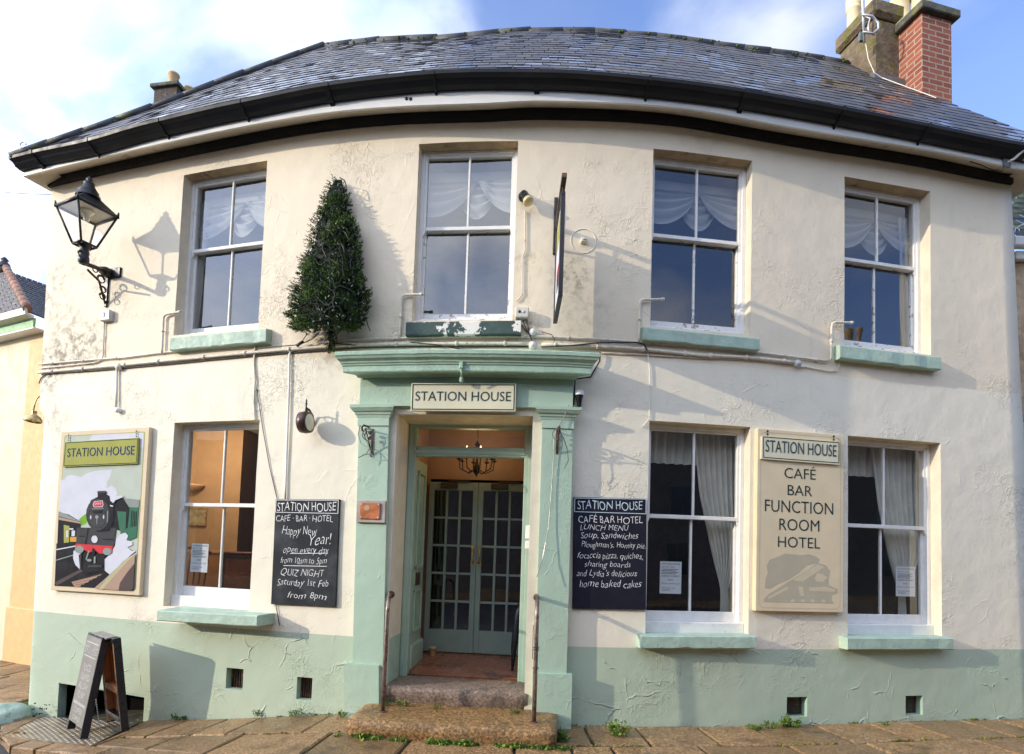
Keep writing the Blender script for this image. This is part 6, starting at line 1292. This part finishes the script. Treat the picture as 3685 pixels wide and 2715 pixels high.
# stone neighbour at the right edge
SH = thing('stone_house', 'warm rubble stone house with mossy slate roof at the right edge', 'house', Matrix.Translation((7, 7.2, 0)))
stone_m = M('warm_rubble_stone', (.42, .30, .19), .9, var=.3, vs=4, bump=.05, bs=7, col2=(.55, .42, .28), c2s=5, c2t=(.5, .6))
gy = 7.25; gz_ = aty(3665, 870, gy).z
mb = MB(); mb.box(ID, 5.95, 12, gy+.12, gy+6, -.2, gz_+.02); obj('wall', mb, stone_m, SH)
mb = MB(); mb.box(ID, aty(3648, 860, gy-.1).x, 12, gy-.06, gy+.05, gz_+.0, gz_+.14, bev=.02); mb.box(ID, aty(3655, 860, gy).x, 12, gy+.04, gy+.12, gz_-.12, gz_-.01, bev=.01); obj('gutter', mb, pvc_m, SH)
mb = MB(); r0 = gz_+.15; rt = aty(3660, 690, gy+1.0).z
for k in range(10):
    t0, t1 = k/10, (k+1)/10
    for i in range(18):
        x0 = 5.98+i*.35+.17*(k % 2); z0, z1 = r0+(rt-r0)*1.4*t0+.02, r0+(rt-r0)*1.4*t1; y0, y1 = gy+1.4*t0, gy+1.4*t1; mb.quad(V3(x0, y0, z0), V3(x0+.34, y0, z0), V3(x0+.34, y1, z1), V3(x0, y1, z1)); mb.quad(V3(x0, y0, z0), V3(x0+.34, y0, z0), V3(x0+.34, y0, z0-.03), V3(x0, y0, z0-.03))
obj('roof', mb, M('mossy_slates', (.05, .05, .045), .7, var=.3, vs=6, bump=.02, bs=18, col2=(.10, .13, .03), c2s=4, c2t=(.46, .58)), SH)
mb = MB(); mb.tube([aty(3637, 815, 6.9), aty(3640, 800, 6.95), aty(3662, 786, 7.1), aty(3700, 762, 7.2)], .008, 5); tag(obj('cable', mb, pipe_m), 'grey cable crossing from the right corner to the mossy roof', 'cable')
# bracket for overhead wires on the right fascia
s, z = wall(3604, 566, .27); F = FW(s, z, .268); t = thing('wire_bracket', 'white hooked bracket with cables on the fascia at the right end', 'bracket', F)
m2 = MB(); m2.box(F, -.045, .045, -.05, .06, 0, .02, bev=.004); obj('plate', m2, M('slate_grey_box', (.12, .15, .15), .5), t)
m2 = MB(); m2.tube([F @ Vector(p) for p in ((.0, 0, .01), (.05, .03, .06), (.10, .09, .10), (.125, .16, .12), (.12, .23, .13), (.10, .25, .13))], .014, 8); obj('hook', m2, white_m, t)
m2 = MB(); m2.tube([F @ Vector(p) for p in ((-.03, .06, .02), (.03, .15, .10), (.10, .24, .13))], .005, 5); m2.tube([F @ Vector(p) for p in ((-.04, -.04, .02), (-.06, -.10, .01), (-.16, -.09, -.01), (-.30, -.05, -.015), (-.44, -.03, -.02))], .006, 5)
m2.tube([F @ Vector(p) for p in ((.10, .25, .13), (.17, .34, .15), (.2, .42, .16), (.25, .33, .17), (.4, .30, .2), (.8, .3, .3))], .005, 5); m2.tube([F @ Vector(p) for p in ((.10, .24, .13), (.14, .2, .15), (.13, .05, .15), (.10, -.02, .1))], .005, 5); obj('cable', m2, dark_cable_m, t)
mb = MB(); c = wp(64, 553, .38); mb.tube([c+Vector((.035*math.cos(k*.5), 0, .035*math.sin(k*.5)+.03)) for k in range(12)], .008, 5); tag(obj('wire_curl', mb, steel_m), 'small metal curl standing on the left end of the gutter', 'hook')
mb = MB(); a, b = aty(-200, 665, 14.), aty(172, 722, 8.2); mb.tube([a.lerp(b, k/10)-Vector((0, 0, .12*math.sin(math.pi*k/10))) for k in range(11)], .007, 4); tag(obj('overhead_wire', mb, dark_cable_m), 'thin overhead wire running to the left end of the eaves', 'wire')
# terrace across the street, behind the camera, seen only in the window glass
opp_m = M('grey_brown_render', (.16, .13, .11), .85, var=.15, vs=2); opp2_m = M('dull_stone', (.13, .11, .09), .9, var=.3, vs=4)
OPP = [(-40., -27.2, 7.2, opp_m, 'far left stone house'), (-27., -13.2, 7.5, opp2_m, 'left stone house'), (-13., -6.6, 7.3, opp2_m, 'stone house'), (-6.4, -.2, 7.6, opp_m, 'grey brown house'), (0., 7.4, 7.4, opp2_m, 'stone house with a buff chimney'), (7.6, 16.5, 8.1, opp_m, 'rendered end house'), (16.7, 28., 7.4, opp2_m, 'right stone house'), (28.2, 42., 7.6, opp_m, 'far right stone house')]
for k, (x0, x1, h, mm, lab) in enumerate(OPP):
    t = thing('terrace_house', lab+' across the street, reflected in the window panes', 'house', Matrix.Translation(((x0+x1)/2, -8.2, 0)), 'houses across the street')
    FO = FR((x0, -8.2, 0), (1, 0, 0), (0, 0, 1), (0, -1, 0)) if False else Matrix.Translation((0, 0, 0))
    mb = MB(); mb.box(ID, x0, x1, -14.5, -8.2, -1., h); obj('wall', mb, mm, t)
    mb = MB(); q = ((x0-.1, -7.95, h-.05), (x1+.1, -7.95, h-.05), (x1+.1, -11.3, h+2.1), (x0-.1, -11.3, h+2.1)); mb.quad(*[Vector(v) for v in q]); mb.quad(V3(x0-.1, -14.8, h-.05), V3(x1+.1, -14.8, h-.05), V3(x1+.1, -11.3, h+2.1), V3(x0-.1, -11.3, h+2.1))
    for xx in (x0, x1): mb.add([V3(xx, -8.2, h-.1), V3(xx, -14.5, h-.1), V3(xx, -11.3, h+2.06)], [[0, 1, 2]])
    ro = obj('roof', mb, gslate_m, t)
    if k < 4: continue
    xc, st_, sm_ = {5: (9.7, 2.0, dbrick_m), 6: (27.2, 4.2, yel_m)}.get(k, (x1-.8, 1.0, dbrick_m))
    G = Matrix.Translation((xc, -11.3, h+1.4)); mb = MB(); mb.box(G, -.32, .32, -.55, .55, 0, st_, bev=.01); mb.box(G, -.38, .38, -.61, .61, st_+.001, st_+.12, bev=.02); cch = obj('chimney', mb, sm_, ro)
    for dy in (-.25, .25): mb = MB(); mb.lathe(G @ Matrix.Translation((dy*.5, dy, st_+.12)), [(.2, 0), (.17, 1.1), (.22, 1.15), (.22, 1.4)], 14); obj('chimney_pot', mb, terra_m, ro)
    for i in range(2):
        for j in range(3):
            xw = x0+(x1-x0)*(.28+.44*i); zw = .9+j*2.1
            if zw+1.3 > h: continue
            mb = MB(); mb.box(ID, xw-.5, xw+.5, -8.21, -8.17, zw, zw+1.3); fw_ = obj('window', mb, M('dull_window_frame', (.15, .15, .14), .7), t); mb = MB(); mb.box(Matrix.Identity(4), xw-.44, xw-.02, -8.165, -8.16, zw+.06, zw+1.24); mb.box(Matrix.Identity(4), xw+.02, xw+.44, -8.165, -8.16, zw+.06, zw+1.24); obj('pane', mb, M('dark_pane', (.02, .022, .025), .1), fw_)
# ---------------------------------------------------------------- weeds and moss
def weed(X, Y, size, n=26, z=None, tall=.7, tint=.5, lab=None, sq=1.):
    s, zz_ = wall(X, Y, .02); p = atz(X, Y, zg(pt(s, 0, 0).x) if z is None else z); mb = MB(); r = random.Random(int(X*7+Y))
    for k in range(n):
        a = r.uniform(0, 6.283); rad = size*r.random()*.55; h = size*tall*r.uniform(.25, 1.)*(1-.5*rad/size); b = p+Vector((math.cos(a)*rad*sq, math.sin(a)*rad*.5, 0)); tip = b+Vector((math.cos(a)*size*.35*sq, math.sin(a)*size*.25, h))
        mb.tube([b, b.lerp(tip, .5)+Vector((0, 0, h*.15)), tip], .0022, 3, t=.3)
        for q in range(5):
            c = b.lerp(tip, .35+.65*r.random())+Vector((0, 0, .01)); l = size*r.uniform(.14, .26); d = Vector((r.uniform(-1, 1), r.uniform(-1, .4), r.uniform(-.3, .8))).normalized(); w = d.cross(Vector((r.uniform(-1, 1), r.uniform(-1, 1), 1))).normalized()*l*.36
            mb.add([c, c+d*l*.5+w, c+d*l, c+d*l*.5-w], [[0, 1, 2], [0, 2, 3]], 0, max(0, min(1, tint+r.uniform(-.35, .35))))
    return tag(obj('weed', mb, weed_m), lab, 'weed', 'weeds along the foot of the house')
WD = [(596, 2586, .13, 'feathery weed against the base between the folding chalkboard and the nearer air vent', 26, None, .9, .25), (655, 2606, .10, 'low dark weed beside the feathery weed by the folding chalkboard', 22, None, .5, .25), (846, 2586, .10, 'single upright weed under the left barred vent', 16, None, 1., .3), (942, 2590, .08, 'small weed midway between the two left vents', 14, None, .9, .35), (1072, 2588, .09, 'thin grassy weed under the vent nearest the steps', 14, None, .9, .5), (1237, 2590, .09, 'bright weed at the foot of the left pilaster', 18, None, .7, .65),
      (2020, 2668, .13, 'dark leafy weed at the right end of the lower step', 40, None, .9, .25), (2233, 2645, .15, 'bright tall weed at the base below the lunch menu board', 34, None, 1., .75), (2727, 2616, .10, 'flat rosette weed left of the right vent group', 22, None, .45, .6), (2784, 2610, .09, 'spiky weed between the flat rosette and the leafy weed by the vent', 18, None, .9, .5), (2857, 2604, .14, 'bushy light green weed under the right vents, the largest there', 40, None, .8, .7), (3198, 2594, .06, 'tiny weed at the base between the two right vents', 12, None, .5, .6),
      (1458, 2548, .09, 'weed on the lower step under the left end of the threshold step', 24, .147, .8, .7), (1400, 2545, .08, 'dark weed in the corner by the left handrail foot', 22, .147, .6, .3), (1582, 2556, .05, 'tiny weed on the lower step near its middle', 12, .147, .9, .6), (1860, 2568, .06, 'small mossy weed on the lower step near the right handrail', 16, .147, .5, .4)]
for X, Y, sz, lab, n, z, tl, ti in WD: weed(X, Y, sz, n, z, tl, ti, lab)
mb = MB(); r = random.Random(77)
def tuft(p, sz, tint, n=7):
    for q in range(n):
        d = Vector((r.uniform(-1, 1), r.uniform(-1, 1), r.uniform(.1, 1.))).normalized(); l = sz*r.uniform(.5, 1.2); w = d.cross(Vector((r.uniform(-1, 1), r.uniform(-1, 1), .3))).normalized()*l*.35; c = p+Vector((r.uniform(-sz, sz)*.6, r.uniform(-sz, sz)*.4, 0))
        mb.add([c, c+d*l*.5+w, c+d*l, c+d*l*.5-w], [[0, 1, 2], [0, 2, 3]], 0, max(0, min(1, tint+r.uniform(-.3, .3))))
for k in range(330):                          # along the foot of the lower step
    q = r.random(); s = -1.36+1.9*q; g = noise.noise(Vector((s*5, 2, 1)))
    if g < -.12: continue
    tuft(pt(s, .0, .665+r.uniform(-.01, .05)), r.uniform(.015, .04)*(1+g), .55+.3*g)
obj('step_foot_weeds', mb, weed_m, kind='stuff')
mb = MB()
for k in range(900):                          # moss in the joints and along the wall foot
    s = r.uniform(-5.4, 6.2); g = noise.noise(Vector((s*1.7, 5, 1)))
    if g < .0: continue
    o = .575+.02*math.sin(s*3) if r.random() < .6 else .015; x = pt(s, 0, o)
    if abs(s+.42) < .95 and o < .7: continue
    tuft(Vector((x.x, x.y, zg(x.x)-.004)), r.uniform(.010, .026), .5+.4*g, 5)
for (X0, Y0, X1, Y1, n) in ((2500, 2660, 2545, 2712, 26), (2655, 2628, 2745, 2700, 40), (2275, 2690, 2295, 2714, 18), (2684, 2652, 2716, 2694, 16), (3330, 2660, 3420, 2684, 24), (3255, 2606, 3340, 2642, 14), (2870, 2700, 2920, 2714, 12), (1205, 2700, 1235, 2712, 16), (860, 2655, 985, 2650, 40), (1000, 2650, 1160, 2652, 26), (545, 2665, 565, 2660, 8), (500, 2690, 525, 2680, 10), (5, 2652, 55, 2662, 20), (130, 2700, 160, 2706, 12), (320, 2705, 345, 2712, 10), (150, 2572, 240, 2578, 18)):
    for k in range(n): q = r.random(); X, Y = X0+(X1-X0)*q+r.uniform(-8, 8), Y0+(Y1-Y0)*q+r.uniform(-3, 3); s_, _ = wall(X, min(Y, 2600)); g_ = zg(pt(s_, 0, .5).x); p = atz(X, Y, g_); tuft(p-Vector((0, 0, .004)), r.uniform(.012, .03), .6, 6)
obj('joint_moss', mb, mossbit_m, kind='stuff')
mb = MB()
for k in range(16):                           # black soil and debris in the cellar corner
    p = pt(-5.45+r.uniform(-.18, .2), -.46+r.random()**2*.2, r.uniform(-.02, .12)); tuft(p, r.uniform(.012, .028), .0, 5)
obj('soil', mb, M('black_soil', (.02, .018, .014), .95), kind='stuff')
bpy.context.view_layer.update()
